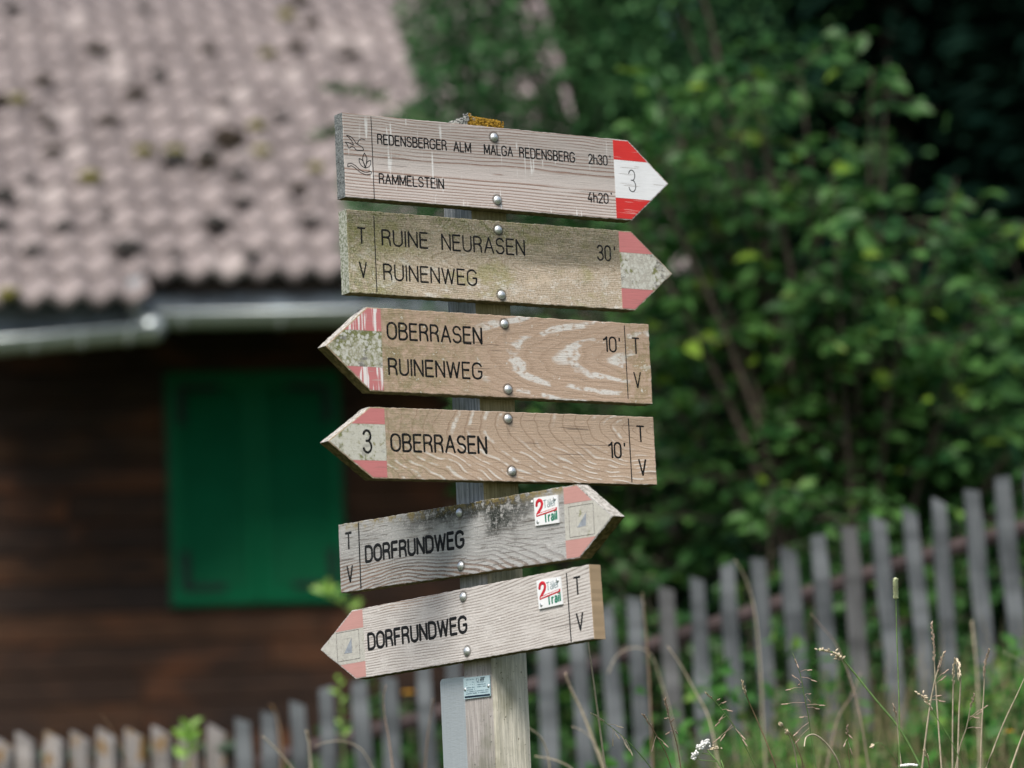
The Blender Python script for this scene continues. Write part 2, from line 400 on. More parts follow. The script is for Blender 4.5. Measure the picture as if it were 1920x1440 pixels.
def board_face_mat(i):
    m = Mat('weathered_board_wood_%d' % i, .85, .2)
    x, y, z = m.xyz()
    p = {  # z0 pith height, k slope of the rings, x0, d0, frequency, warp
     1: dict(z0=.066, x0=.3, k=.012, d=.024, f=210, warp=.011, ws=2.0),
     2: dict(z0=.070, x0=.46, k=.11, d=.006, f=330, warp=.012, ws=6),
     3: dict(z0=.080, x0=.68, k=.22, d=.0, f=40, warp=.020, ws=6),
     4: dict(z0=.100, x0=.70, k=.30, d=.0, f=120, warp=.020, ws=7),
     5: dict(z0=-.010, x0=.17, k=.16, d=.0, f=190, warp=.014, ws=5),
     6: dict(z0=.165, x0=.24, k=.13, d=.0, f=215, warp=.012, ws=4),
    }[i]
    wp = m.noise(p['ws'], m.vec(x, 0.37*i, z*1.8), detail=2)
    wp2 = m.noise(22, m.vec(x*.5, 1.7*i, z*2), detail=2)
    zz = z - p['z0'] + (wp-.5)*p['warp']*2 + (wp2-.5)*.004
    xx = (x - p['x0'])*p['k'] + (wp-.5)*p['warp']
    r = m.math('SQRT', zz*zz + xx*xx + p['d']**2)
    ph = r*p['f'] + (wp2-.5)*.5
    fr = m.math('FRACT', ph)
    late = m.step(fr, .50, .93)*m.step(fr, 1.0, .96)          # the dark late wood of each ring
    crack = m.step(m.math('FRACT', ph+.02), .95, .99)
    grain = m.noise(420, m.vec(x*.035, y, z), detail=3)
    grain2 = m.noise(900, m.vec(x*.08, y, z), detail=2)
    blot = m.noise(9, m.vec(x, 3.3*i, z), detail=5, rough=.6)
    spk = m.noise(260, detail=2, rough=.6)
    spk2 = m.noise(75, m.vec(x, 2.1*i, z), detail=4, rough=.65)
    drip = m.noise(1, m.vec(x*150, i*3.7, z*11), detail=1)
    dripm = m.noise(1, m.vec(x*30, i*5.1+2, z*14), detail=1)
    h = fr*.8 + grain*.6
    if i == 1:
        c = m.mix(grain, (.39, .345, .32), (.70, .64, .60))
        c = m.mix(m.step(m.noise(5, m.vec(x, 9, z*2.5)), .42, .62)*.55, c, (.56, .50, .47))
        c = m.mix(late*.9*m.step(m.noise(14, m.vec(x*.4, 4, z*2)), .25, .50), c, (.25, .14, .095))
        c = m.mix(crack*m.step(blot, .38, .55), c, (.10, .06, .05))
        c = m.mix(m.step(drip, .62, .69)*m.step(dripm, .50, .60)*.8, c, (.80, .79, .77))
        c = m.mix(m.step(spk, .74, .80)*.5, c, (.13, .11, .10))
    elif i == 2:
        fine2 = m.noise(330, detail=4, rough=.7)
        c = m.mix(grain, (.36, .29, .21), (.54, .45, .355))
        c = m.mix(late*.5, c, (.23, .17, .11))
        g = m.step(z + (blot-.5)*.16 - x*.06, .045, .13)       # algae: top edge and the left end
        gl = m.step(x + (blot-.5)*.10, .19, .0)
        ga = m.math('MAXIMUM', g*m.step(spk2, .36, .62), gl*m.step(spk2, .30, .62))
        c = m.mix(ga*.9, c, m.mix(m.step(fine2, .4, .6), (.085, .095, .03), (.34, .33, .17)))
        c = m.mix(m.step(spk2, .60, .68)*m.step(z, .075, .02)*.7, c, (.60, .58, .53))
        pk = m.noise(26, m.vec(x*.6, 8, z), detail=5, rough=.75)
        c = m.mix(m.step(pk, .54, .66)*m.step(x, .14, .22)*.7, c, (.23, .22, .15))
        c = m.mix(m.step(pk, .46, .36)*m.step(z, .11, .05)*.6, c, (.58, .56, .50))
        c = m.mix(m.step(spk, .60, .68)*.7, c, (.66, .64, .57))
        pg = m.noise(11, m.vec(x*.8, 13, z*1.4), detail=5, rough=.7)
        c = m.mix(m.step(pg, .50, .64)*.55, c, (.26, .25, .085))
        c = m.mix(m.step(pg, .44, .34)*.6, c, (.55, .45, .34))
        c = m.mix(m.step(m.noise(55, m.vec(x*.5, 3, z), detail=5, rough=.75), .54, .66)*m.step(z + (blot-.5)*.1, .07, .02)*.8, c, (.68, .66, .60))
        c = m.mix(m.step(fine2, .50, .34)*.55, c, (.12, .11, .05))
        c = m.mix(m.step(fine2, .54, .68)*.4, c, (.62, .59, .48))
        c = m.mix(m.step(spk, .36, .30)*.8, c, (.05, .05, .03))
    elif i == 3:
        c = m.mix(grain, (.42, .30, .215), (.56, .42, .32))
        c = m.mix(m.step(m.math('FRACT', ph*3.0), .55, .97)*.30, c, (.30, .20, .13))
        band = m.step(fr, .40, .47)*m.step(fr, .80, .70)
        patch = m.step(m.noise(13, m.vec(x, 5, z*1.6), detail=3), .45, .52)
        c = m.mix(band*patch*m.step(x, .28, .36)*m.step(m.noise(200, m.vec(x*.4, 3, z), detail=3), .30, .52)*.9, c, (.72, .70, .66))
        gl = m.step(x + (blot-.5)*.35, .42, .10)
        c = m.mix(gl*m.step(spk2, .35, .65)*.75, c, (.22, .20, .09))
        gr = m.step(x + (blot-.5)*.08, .60, .67)
        c = m.mix(gr*m.step(spk2, .42, .62)*.6, c, (.27, .22, .10))
        c = m.mix(m.step(spk2, .63, .68)*m.step(spk, .40, .6), c, (.72, .70, .64))
        c = m.mix(m.step(spk, .70, .76)*.7, c, (.74, .72, .66))
        c = m.mix(m.step(spk, .27, .22)*.8, c, (.10, .07, .05))
    elif i == 4:
        c = m.mix(grain, (.42, .31, .22), (.54, .41, .31))
        c = m.mix(m.step(fr, .84, .97)*.45, c, (.24, .15, .09))
        band = m.step(fr, .52, .62)*m.step(fr, .85, .74)
        low = m.step(z + (blot-.5)*.08, .085, .03)
        c = m.mix(band*m.step(m.noise(60, m.vec(x*.6, 5, z), detail=3), .42, .56)*m.math('MAXIMUM', low, m.step(blot, .55, .62))*.85, c, (.72, .69, .63))
        gl = m.step(x + (blot-.5)*.25, .32, .10)
        c = m.mix(gl*m.step(spk2, .36, .66)*.7, c, (.25, .23, .12))
        c = m.mix(m.step(m.noise(1, m.vec(x*9, 7, z*260), detail=1), .66, .70)*.55, c, (.20, .13, .09))
        c = m.mix(m.step(spk, .70, .76)*.8, c, (.76, .74, .68))
    elif i == 5:
        c = m.mix(grain, (.33, .33, .33), (.55, .545, .53))
        lowl = m.step(z + x*.10 + (blot-.5)*.04, .075, .045)
        c = m.mix(m.step(fr, .42, .58)*m.step(fr, 1.0, .92)*lowl*.9, c, m.mix(spk, (.16, .10, .07), (.34, .23, .17)))
        c = m.mix(late*.6*m.step(blot, .35, .55), c, (.13, .115, .11))
        c = m.mix(m.step(m.noise(1, m.vec(x*22, 6, z*240), detail=2), .56, .66)*.7, c, (.14, .125, .11))
        dk = m.step(z + (blot-.5)*.20, .058, .105)*m.step(x, .12, .30)*m.step(x, .62, .45)
        c = m.mix(dk*m.step(spk2, .34, .50), c, (.035, .040, .036))
        oc = m.step(z + (blot-.5)*.03, .104, .122)
        c = m.mix(oc*m.step(spk2, .44, .60)*.85, c, (.26, .20, .07))
        c = m.mix(m.step(spk, .66, .73)*.5, c, (.66, .66, .63))
        c = m.mix(m.step(spk, .30, .25)*.8, c, (.06, .055, .05))
    else:
        mo6 = m.noise(60, m.vec(x*.3, 4, z), detail=3)
        c = m.mix(grain, (.36, .335, .31), (.60, .575, .55))
        c = m.mix(late*.85*m.step(mo6, .30, .55), c, (.17, .14, .12))
        c = m.mix(m.step(z + (blot-.5)*.05, .105, .125)*m.step(x, .15, .22)*m.step(x, .42, .30)*late*.7, c, (.30, .17, .10))
        c = m.mix(m.step(grain2, .62, .70)*.5, c, (.66, .645, .62))
        c = m.mix(m.step(spk2, .62, .70)*.6, c, (.70, .69, .67))
    fine = m.noise(290, detail=4, rough=.75); mott = m.noise(105, m.vec(x*.45, y, z), detail=4, rough=.7)
    amt = {1: .42, 2: 1.0, 3: .65, 4: .6, 5: .95, 6: .75}[i]
    c = m.mix(m.step(fine, .56, .70)*amt, c, {1: (.70, .64, .60), 2: (.62, .58, .47), 3: (.72, .62, .52), 4: (.70, .60, .50), 5: (.70, .70, .68), 6: (.74, .72, .70)}[i])
    c = m.mix(m.step(fine, .44, .32)*amt*.8, c, {1: (.26, .20, .17), 2: (.13, .12, .06), 3: (.28, .19, .12), 4: (.28, .19, .12), 5: (.14, .14, .135), 6: (.20, .18, .165)}[i])
    c = m.mix(m.step(mott, .56, .72)*.35, c, {1: (.66, .60, .56), 2: (.58, .56, .46), 3: (.62, .50, .40), 4: (.60, .48, .38), 5: (.64, .64, .62), 6: (.68, .66, .63)}[i])
    chk = (0.0 if i == 2 else 1.0)*m.step(m.noise(1, m.vec(x*5, i*2.7, z*210), detail=1), .690, .715)*m.step(m.noise(7, m.vec(x, i*9.1, z), detail=1), .48, .56)
    c = m.mix(chk*.6, c, (.06, .045, .035))      # drying checks along the grain
    for bx, bz_ in BOLTS[i]:                      # rust and grime round the bolts, run down with the rain
        dx = x - bx; dz = z - bz_
        rad = m.math('SQRT', dx*dx + dz*dz)
        c = m.mix(m.step(rad + (fine-.5)*.004, .0125, .0092)*.7, c, (.07, .065, .055))
        run = m.step(m.math('ABSOLUTE', dx + (mott-.5)*.004), .0055, .002)*m.step(dz, .0, -.004)*m.step(dz, -.05, -.008)
        c = m.mix(run*.28, c, (.16, .13, .10))
    m.color(c).bump(h + spk*.5 + fine*.4, .0013 if i != 1 else .0009, .9)
    return m.mat
def edge_mats():
    a = Mat('grey_end_grain', .95, .1)
    x, y, z = a.xyz()
    n = a.noise(300, detail=4, rough=.7); k = a.step(a.noise(8, a.vec(x, y*9, z*14), detail=2), .5, .53)*a.step(a.noise(8, a.vec(x, y*9, z*14), detail=2), .56, .53)
    a.color(a.mix(k, a.mix(a.step(n, .35, .65), (.085, .095, .095), (.25, .27, .27)), (.04, .04, .04))).bump(n, .001)
    b = Mat('tan_end_grain', .9, .15)
    x, y, z = b.xyz()
    rr = b.math('FRACT', (y*.9+z)*230 + b.noise(30)*1.6)
    b.color(b.mix(b.step(rr, .5, .9), (.50, .37, .24), (.33, .23, .14))).bump(rr, .0006)
    c = Mat('dark_olive_underside', .95, .1)  # lower edges, darker and more olive than the board faces
    n = c.noise(120, detail=4)
    c.color(c.mix(c.step(n, .35, .7), (.075, .065, .025), (.19, .145, .065))).bump(n, .001)
    d = Mat('white_crusted_edge', .9, .2)
    n = d.noise(160, detail=4, rough=.65)
    d.color(d.mix(d.step(n, .38, .6), (.26, .245, .215), (.52, .50, .46))).bump(n, .0008)
    e = Mat('lichen_edge', .95, .15)
    n = e.noise(200, detail=4, rough=.65)
    e.color(e.mix(e.step(n, .38, .6), (.14, .16, .10), (.42, .43, .38))).bump(n, .0008)
    return a.mat, b.mat, c.mat, d.mat, e.mat
ENDG, ENDT, UNDER, CRUST, LEDGE = edge_mats()

def paint_mat(name, col, chip, drips=0.0, lich=0.0, wood=(.5, .45, .4), cracks=.5, green=1.0):
    m = Mat(name, .6, .35)
    x, y, z = m.xyz()
    n = m.noise(90, detail=4, rough=.6); g = m.noise(500, m.vec(x*.05, y, z), detail=2); b = m.noise(25, detail=4)
    c = m.mix(b, tuple(v*.88 for v in col), tuple(min(1, v*1.1) for v in col))
    c = m.mix(m.step(m.noise(1, m.vec(x*14, 2, z*330), detail=1), .66, .70)*cracks, c, wood)
    if drips: c = m.mix(m.step(m.noise(1, m.vec(x*190, 5, z*12), detail=1), .60-.1*drips, .66-.1*drips)*m.step(m.noise(1, m.vec(x*40, 8, z*18), detail=1), .40, .5), c, (.80, .76, .74))
    if chip: c = m.mix(m.step(n, .75-chip, .80-chip), c, wood)
    if lich:
        wv = m.vec(x + (n-.5)*.006, 0, z + (b-.5)*.006)
        v = m.voro(130, wv); v2 = m.step(v + (n-.5)*.35, .52, .40); v3 = m.step(m.voro(250, wv) + (n-.5)*.3, .50, .38)
        c = m.mix(m.step(b + (n-.5)*.8, .62-.24*lich*green, .78-.24*lich*green), c, m.mix(n, (.11, .12, .04), (.24, .25, .10)))
        c = m.mix(v2*m.step(b, .30, .42)*lich*.9, c, (.60, .60, .54))
        c = m.mix(v3*m.step(b, .62, .5)*lich*.7, c, (.55, .54, .47))
        c = m.mix(m.step(m.noise(34, m.vec(x, 6, z*1.5), detail=5, rough=.7), .55, .64)*lich*.85, c, (.15, .14, .13))
        c = m.mix(m.step(m.noise(400, detail=3, rough=.7), .58, .70)*.5, c, (.70, .69, .63))
        c = m.mix(m.step(m.noise(300, detail=3, rough=.7), .42, .30)*.6, c, (.10, .09, .06))
    m.color(c).bump(g + n*.5, .0004)
    return m.mat
RED1 = paint_mat('fresh_red_paint', (.66, .035, .030), .03, 0, 0, (.75, .55, .5))
WHITE1 = paint_mat('white_paint', (.82, .83, .84), .02, 0, 0, (.45, .42, .40), .9)
PINK = paint_mat('faded_red_paint', (.56, .20, .195), .02, 0, 0, (.33, .16, .14), .4)
PINKD = paint_mat('faded_red_paint_with_drips', (.56, .20, .20), .02, 1.0, 0)
PINKP = paint_mat('pale_faded_red_paint', (.50, .27, .245), .02, 0, 0, (.42, .24, .2), .3)
WLICH = paint_mat('lichen_covered_white_paint', (.46, .44, .38), .1, 0, 1.0, green=.35)
WLICH2 = paint_mat('green_lichen_white_paint', (.38, .37, .27), .12, 0, 1.0, green=.9)
WOLD = paint_mat('dirty_white_paint', (.56, .55, .47), .14, 0, .55, (.30, .28, .16), green=1.0)
WOLD2 = paint_mat('grey_worn_white_paint', (.46, .45, .41), .14, 0, .25, (.34, .32, .29), green=.2)
BLACK = Mat('black_routed_paint', .9, .1)
_n = BLACK.noise(260, detail=4, rough=.7)
BLACK.color(BLACK.mix(BLACK.step(_n, .56, .70), (.010, .011, .012), (.16, .14, .10)))
BLACK = BLACK.mat
BLACKN = simple('black_paint', (.010, .011, .012), .7, .3, 60, spec=.2)
ZINC = Mat('galvanised_bolt', .4, .5, .75)
_n = ZINC.noise(300, detail=3)
ZINC.color(ZINC.mix(_n, (.50, .53, .54), (.80, .83, .84))); ZINC.rough(_n*.3+.30); ZINC.bump(ZINC.noise(180, detail=3), .0012, .6); ZINC = ZINC.mat

post_root = empty('signpost', (-.0589, 5.96, ground(-.06, 5.96)))
tag(post_root, 'leaning wooden signpost carrying six arrow shaped trail boards', 'signpost')
def frame_of(b):
    Mx = Matrix.Identity(4)
    U, V, n = Vector(b['U']), Vector(b['V']), Vector(b['n'])
    for k in range(3):
        Mx[k][0], Mx[k][1], Mx[k][2] = U[k], -n[k], V[k]
    Mx[0][3], Mx[1][3], Mx[2][3] = b['O'][0], b['O'][1], b['O'][2] + Z0
    return Mx
def outline(b):
    L, H, T, s = b['L'], b['H'], b['T'], b['s']
    if b['right']: return [(0, 0), (L, 0), (L+T, s), (L, H), (0, H)]
    return [(T, 0), (T+L, 0), (T+L, H), (T, H), (0, s)]
def dense(poly, step=.006, jit=.0004):
    out = []
    n = len(poly)
    for i in range(n):
        a, b = poly[i], poly[(i+1) % n]
        k = max(1, int(math.dist(a, b)/step))
        for j in range(k):
            t = j/k
            q = 0 if j == 0 else jit
            out.append((a[0]+(b[0]-a[0])*t+rnd.uniform(-q, q), a[1]+(b[1]-a[1])*t+rnd.uniform(-q, q)))
    return out
def clip_poly(poly, axis, val, keep_greater):
    out = []
    n = len(poly)
    for i in range(n):
        a, b = poly[i], poly[(i+1) % n]
        ia = (a[axis] >= val) == keep_greater or a[axis] == val
        ib = (b[axis] >= val) == keep_greater or b[axis] == val
        if ia: out.append(a)
        if ia != ib:
            t = (val-a[axis])/(b[axis]-a[axis])
            out.append((a[0]+(b[0]-a[0])*t, a[1]+(b[1]-a[1])*t))
    return out
def sheet(name, poly, y0, thick, mat, parent):
    """thin plate, its front at y0-thick"""
    n = len(poly)
    V = [(a, y0-thick, b) for a, b in poly] + [(a, y0, b) for a, b in poly]
    F = [tuple(range(n)), tuple(range(2*n-1, n-1, -1))] + [((i+1) % n, i, i+n, (i+1) % n+n) for i in range(n)]
    return mesh(name, V, F, mat, parent)

def make_board(i, label):
    b = BOARDS[i]
    bm = bmesh.new()
    ol = dense(outline(b), .007, .0005 if i in (1, 4, 6) else .0007)
    fr = [bm.verts.new((x, 0, z)) for x, z in ol]
    bk = [bm.verts.new((x, b['t'], z)) for x, z in ol]
    n = len(ol)
    ff = bm.faces.new(fr)
    bm.faces.new(list(reversed(bk)))
    for k in range(n):
        bm.faces.new([fr[(k+1) % n], fr[k], bk[k], bk[(k+1) % n]])
    bm.normal_update()
    if ff.normal.y > 0: bmesh.ops.reverse_faces(bm, faces=bm.faces[:])
    edges = [e for e in ff.edges]
    bmesh.ops.bevel(bm, geom=edges, offset=.0016, segments=2, profile=.6, affect='EDGES')
    bm.normal_update()
    flat_x = 0 if b['right'] else b['L']+b['T']
    for f in bm.faces:
        nn = f.normal; c = f.calc_center_median()
        if nn.y < -.97: f.material_index = 0
        elif abs(nn.x) > .8 and abs(c.x-flat_x) < .004: f.material_index = 1
        elif nn.z < -.35: f.material_index = 2
        elif nn.z > .35: f.material_index = 3
    end = {1: ENDG, 2: LEDGE, 3: ENDT, 4: ENDT, 5: ENDG, 6: ENDT}[i]
    top = {1: CRUST, 2: LEDGE, 3: CRUST, 4: CRUST, 5: CRUST, 6: CRUST}[i]
    o = bmobj('arrow_board', bm, [board_face_mat(i), end, UNDER, top], post_root)
    o.matrix_parent_inverse = Matrix.Identity(4)
    o.matrix_basis = Matrix.Translation(-Vector(post_root.location)) @ frame_of(b)
    o['label'] = label
    # painted tip: three bands
    bz = {1: (.1116, .0402), 2: (.1062, .0393), 3: (.1056, .0421), 4: (.0945, .0310), 5: (.0949, .0328), 6: (.0916, .0300)}[i]
    inset = .0022 if i not in (5,) else .0022
    L, H, T, s = b['L'], b['H'], b['T'], b['s']
    def shrunk():
        k = inset*1.3
        if b['right']: return [(b['c'], inset), (L-.001, inset), (L+T-k-.001, s), (L-.001, H-inset), (b['c'], H-inset)]
        xc = T+L-b['c']
        return [(T+.001, inset), (xc, inset), (xc, H-inset), (T+.001, H-inset), (k+.001, s)]
    tip = shrunk()
    up = clip_poly(tip, 1, bz[0], True); dn = clip_poly(tip, 1, bz[1], False)
    mid = clip_poly(clip_poly(tip, 1, bz[0]-.0003, False), 1, bz[1]+.0003, True)
    if i == 5: up = [(.6104, H-inset), (.6104, .0952), (.6790, .0950), (.6440, H-inset)][::-1]
    if i == 5: up = up[::-1]
    mats = {1: (RED1, WHITE1), 2: (PINK, WLICH), 3: (PINKD, WLICH2), 4: (PINK, WOLD), 5: (PINKP, WOLD2), 6: (PINKP, WOLD2)}[i]
    def ccw(p):
        a = sum(p[k][0]*p[(k+1) % len(p)][1]-p[(k+1) % len(p)][0]*p[k][1] for k in range(len(p)))
        return p if a > 0 else p[::-1]
    for poly, mt in ((up, mats[0]), (mid, mats[1]), (dn, mats[0])):
        sheet('painted_band', ccw(poly), -.00002, .0003, mt, o)
    # routed text and the dividing line
    for txt, x0, z0, x1, h, wd in TEXT[i]:
        if i == 1 and txt == '3': yy = -.00034
        elif i == 4 and txt == '3': yy = -.00034
        else: yy = 0
        wd *= 1.34
        for ss in word_letters(txt, x0+wd*.4, z0+wd*.4, max(x0+wd*.5, x1-wd*.4), h-wd*.8):
            strokes_mesh('letter', ss, wd, BLACK if i in (2, 3, 4) else BLACKN, o, yy, .14 if wd > .0018 else .3, .10 if i in (5, 6, 2, 3, 4) else .03)
    lx = b['line'] if b['right'] else L+T-b['line']
    lw = {1: .0017, 2: .0021, 3: .0021, 4: .0026, 5: .0036, 6: .0030}[i]
    strokes_mesh('dividing_line', [[(lx+.0001*math.sin(k), b['ln'][0]+(b['ln'][1]-b['ln'][0])*k/24) for k in range(25)]], lw, BLACKN, o, 0, .14, .12)
    # bolts
    for bx, bz_ in BOLTS[i]:
        V, F = [], []
        R = .0080
        prof = [(0, -.0058), (.35, -.0054), (.65, -.0042), (.88, -.0022), (1.0, -.0006), (.98, .0)]
        seg = 18
        for rr, yy in prof:
            for k in range(seg):
                an = 2*math.pi*k/seg
                V.append((R*rr*math.cos(an), yy, R*rr*math.sin(an)))
        for a in range(len(prof)-1):
            for k in range(seg):
                k2 = (k+1) % seg
                F.append((a*seg+k, a*seg+k2, (a+1)*seg+k2, (a+1)*seg+k))
        mesh('bolt_head', V, F, ZINC, o, smooth=True, loc=(bx, 0, bz_))
    return o
B1 = make_board(1, 'pale board reading REDENSBERGER ALM with bright red and white tip')
B2 = make_board(2, 'mossy board reading RUINE NEURASEN with faded pink tip')
B3 = make_board(3, 'tan board reading OBERRASEN RUINENWEG with lichen spotted tip pointing left')
B4 = make_board(4, 'tan board reading OBERRASEN with number 3 on its left tip')
B5 = make_board(5, 'grey board reading DORFRUNDWEG pointing right')
B6 = make_board(6, 'grey board reading DORFRUNDWEG pointing left')

# bird, flower and wave emblem on the top board
def px1(a, c):   # the emblem's drawing grid to board metres
    return (.0050 + (a-270)/255*.0495, .0425 + (825-c)/400*.067)
emb = []
def curve2(pts, n=5):
    q = smoothline([Vector((a, c, 0)) for a, c in pts], n)
    return [px1(p.x, p.y) for p in q]
for pts in ([(280, 425), (318, 432), (355, 465), (382, 505), (440, 535), (452, 568)], [(280, 425), (325, 470), (352, 524)], [(264, 500), (300, 502), (345, 522)],
            [(264, 500), (288, 530), (298, 558), (330, 542), (355, 548), (378, 572), (410, 573), (452, 568)], [(392, 500), (408, 466), (436, 449), (470, 455)],
            [(460, 595), (482, 645), (478, 690), (464, 755)], [(460, 595), (440, 645), (444, 690), (464, 755)],
            [(402, 658), (432, 672), (452, 708), (464, 755)], [(402, 658), (404, 700), (430, 738), (464, 755)],
            [(522, 670), (494, 680), (474, 712), (464, 755)], [(522, 670), (520, 712), (498, 740), (464, 755)],
            [(283, 725), (320, 718), (360, 740), (415, 785), (470, 800), (522, 786), (522, 812)], [(283, 725), (283, 758), (320, 744), (360, 768), (410, 806), (470, 825), (522, 812)]):
    emb.append(curve2(pts, 4))
strokes_mesh('bird_and_flower_emblem', emb, .0017, BLACKN, B1, 0, .16)

# faint squares and triangles on the two grey tips
GREYBLUE = simple('faded_blue_grey_paint', (.27, .30, .34), .8, .2, 120)
FAINT = simple('faint_grey_line', (.30, .29, .27), .9, .5, 200)
DARKLINE = simple('worn_dark_line', (.11, .105, .10), .9, .8, 260)
def emblem_square(B, x0, x1, z0, z1, tri, ti):
    e = .0003
    strokes_mesh('square_outline', [[(x0, z0), (x1, z0)], [(x1, z0), (x1, z1)], [(x1, z1), (x0, z1)], [(x0, z1), (x0, z0)]], .0011, DARKLINE, B, -.00032, .25)
    strokes_mesh('inner_square_outline', [[(ti[0], ti[1]), (ti[2], ti[1])], [(ti[2], ti[1]), (ti[2], ti[3])], [(ti[2], ti[3]), (ti[0], ti[3])], [(ti[0], ti[3]), (ti[0], ti[1])]], .0006, FAINT, B, -.00032, .25)
    sheet('triangle_mark', tri, -.00034, .00015, GREYBLUE, B)
emblem_square(B5, .6213, .6820, .0370, .0890, [(.6400, .0518), (.6625, .0535), (.6640, .0755)], (.6398, .0520, .6655, .0760))
emblem_square(B6, .0494, .1145, .0368, .0892, [(.0696, .0500), (.0925, .0492), (.0928, .0765)], (.0690, .0492, .0930, .0765))

# enamel trail plaques (flat printed squares)
WPL = simple('white_enamel', (.78, .80, .81), .35, .03, 20, spec=.5)
PRED = simple('plaque_red', (.52, .020, .035), .4, .05, 40)
PGRN = simple('plaque_green', (.012, .19, .115), .4, .05, 40)
PGRY = simple('plaque_grey', (.12, .19, .21), .4, .05, 40)
def plaque(B, quad):
    (x0, z0), (x1, z1), (x2, z2), (x3, z3) = quad       # bl, br, tr, tl in board metres
    bm = bmesh.new()
    fr = [bm.verts.new((a, -.0030, c)) for a, c in quad]; bk = [bm.verts.new((a, -.0004, c)) for a, c in quad]
    bm.faces.new(fr); bm.faces.new(bk[::-1])
    for k in range(4): bm.faces.new([fr[(k+1) % 4], fr[k], bk[k], bk[(k+1) % 4]])
    o = bmobj('trail_plaque', bm, WPL, B)
    def q(u, v):
        a = (1-u)*(1-v); b_ = u*(1-v); c_ = u*v; d_ = (1-u)*v
        return (x0*a+x1*b_+x2*c_+x3*d_, z0*a+z1*b_+z2*c_+z3*d_)
    y = -.00302
    def ws(txt, u0, v0, u1, v1, h, gap=.2):
        base = word_strokes(txt, 0, 0, 1, 1, gap)
        return [[q(u0+(u1-u0)*a, v0+(v1-v0)*a+h*c) for a, c in s_] for s_ in base]
    strokes_mesh('plaque_print_red', [[q(*p) for p in [(.10, .70), (.13, .83), (.22, .895), (.31, .86), (.345, .76), (.31, .64), (.20, .50), (.115, .385), (.12, .35)]]], .0062, PRED, B, y, .06)
    n = 10
    sheet('plaque_print_red', [q(.07, .31), q(.95, .455), q(.965, .565), q(.09, .425)], y, .00025, PRED, B)
    strokes_mesh('plaque_print_white', [[q(.13+k*.052, .375+k*.0092), q(.13+k*.052+.028, .385+k*.0092+.006*((k*7) % 3))] for k in range(15)], .0021, WPL, B, y-.0003, .1)
    strokes_mesh('plaque_print_grey', ws('Täler', .40, .585, .93, .645, .27, .16), .0015, PGRY, B, y, .15)
    strokes_mesh('plaque_print_green', ws('Trail', .40, .085, .93, .14, .31, .30), .0036, PGRN, B, y, .08)
    for u, v in ((.87, .87), (.12, .13)):
        c = q(u, v)
        V, F = tube_data([Vector((0, -.0008, 0)), Vector((0, -.0014, 0)), Vector((0, -.0020, 0))], [.0036, .0032, .0016], 12)
        mesh('screw', V, F, ZINC, B, smooth=True, loc=(c[0], -.0024, c[1]))
plaque(B5, [(.5385, .0658), (.5978, .0650), (.5976, .1130), (.5372, .1143)])
plaque(B6, [(.6066, .0659), (.6668, .0671), (.6654, .1151), (.6048, .1149)])
V, F = tube_data([Vector((0, 0, 0)), Vector((0, -.001, 0)), Vector((0, -.0016, 0))], [.0028, .0026, .0012], 10)
mesh('screw', V, F, WPL, B5, smooth=True, loc=(.5300, 0, .1085))

# the post
def post_mats():
    out = []
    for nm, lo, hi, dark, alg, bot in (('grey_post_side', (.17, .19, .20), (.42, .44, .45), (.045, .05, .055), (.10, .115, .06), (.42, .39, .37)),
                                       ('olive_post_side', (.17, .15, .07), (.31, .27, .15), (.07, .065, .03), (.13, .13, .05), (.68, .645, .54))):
        m = Mat(nm, .9, .15)
        x, y, z = m.xyz()
        g = m.noise(260, m.vec(x, y, z*.05), detail=4, rough=.65); s_ = m.noise(150, detail=4, rough=.65)
        b = m.noise(7, m.vec(x, y, z*.8), detail=4)
        c = m.mix(m.step(g, .3, .7), lo, hi)
        c = m.mix(m.step(z + (b-.5)*.25, ZP+.62, ZP+.36), c, m.mix(m.step(g, .35, .7), tuple(v*.72 for v in bot), tuple(v*1.1 for v in bot)))  # darker upper part: the boards' shade mixed into the colour, along with algae
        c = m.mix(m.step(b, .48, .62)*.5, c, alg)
        c = m.mix(m.step(s_, .62, .70)*.8, c, dark)
        c = m.mix(m.step(s_, .30, .24)*.6, c, (.6, .6, .56))
        m.color(c).bump(g + s_*.4, .0016)
        out.append(m.mat)
    lic = Mat('yellow_lichen', .95, .1)
    n = lic.noise(210, detail=5, rough=.7); b = lic.noise(45, detail=3)
    c = lic.mix(lic.step(n, .36, .62), (.15, .085, .015), (.44, .27, .040))
    lic.color(lic.mix(lic.step(b, .60, .72), c, (.5, .48, .38))).bump(n, .003)
    gl = Mat('grey_crust_lichen', .95, .1)
    n = gl.noise(260, detail=5, rough=.7)
    gl.color(gl.mix(gl.step(n, .40, .6), (.10, .11, .11), (.50, .51, .48))).bump(n, .003)
    return out + [lic.mat, gl.mat]
PC = Vector((-.0589, 5.9355, 0)) - Vector((post_root.location.x, post_root.location.y, 0))
ZP = Z0 - post_root.location.z          # local height of the eye level
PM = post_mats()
pa, pb = .58515, .83605
dA = Vector((math.cos(pa), math.sin(pa), 0)); dBl = Vector((-math.cos(pb), math.sin(pb), 0))
WA, WB = .0774, .0769
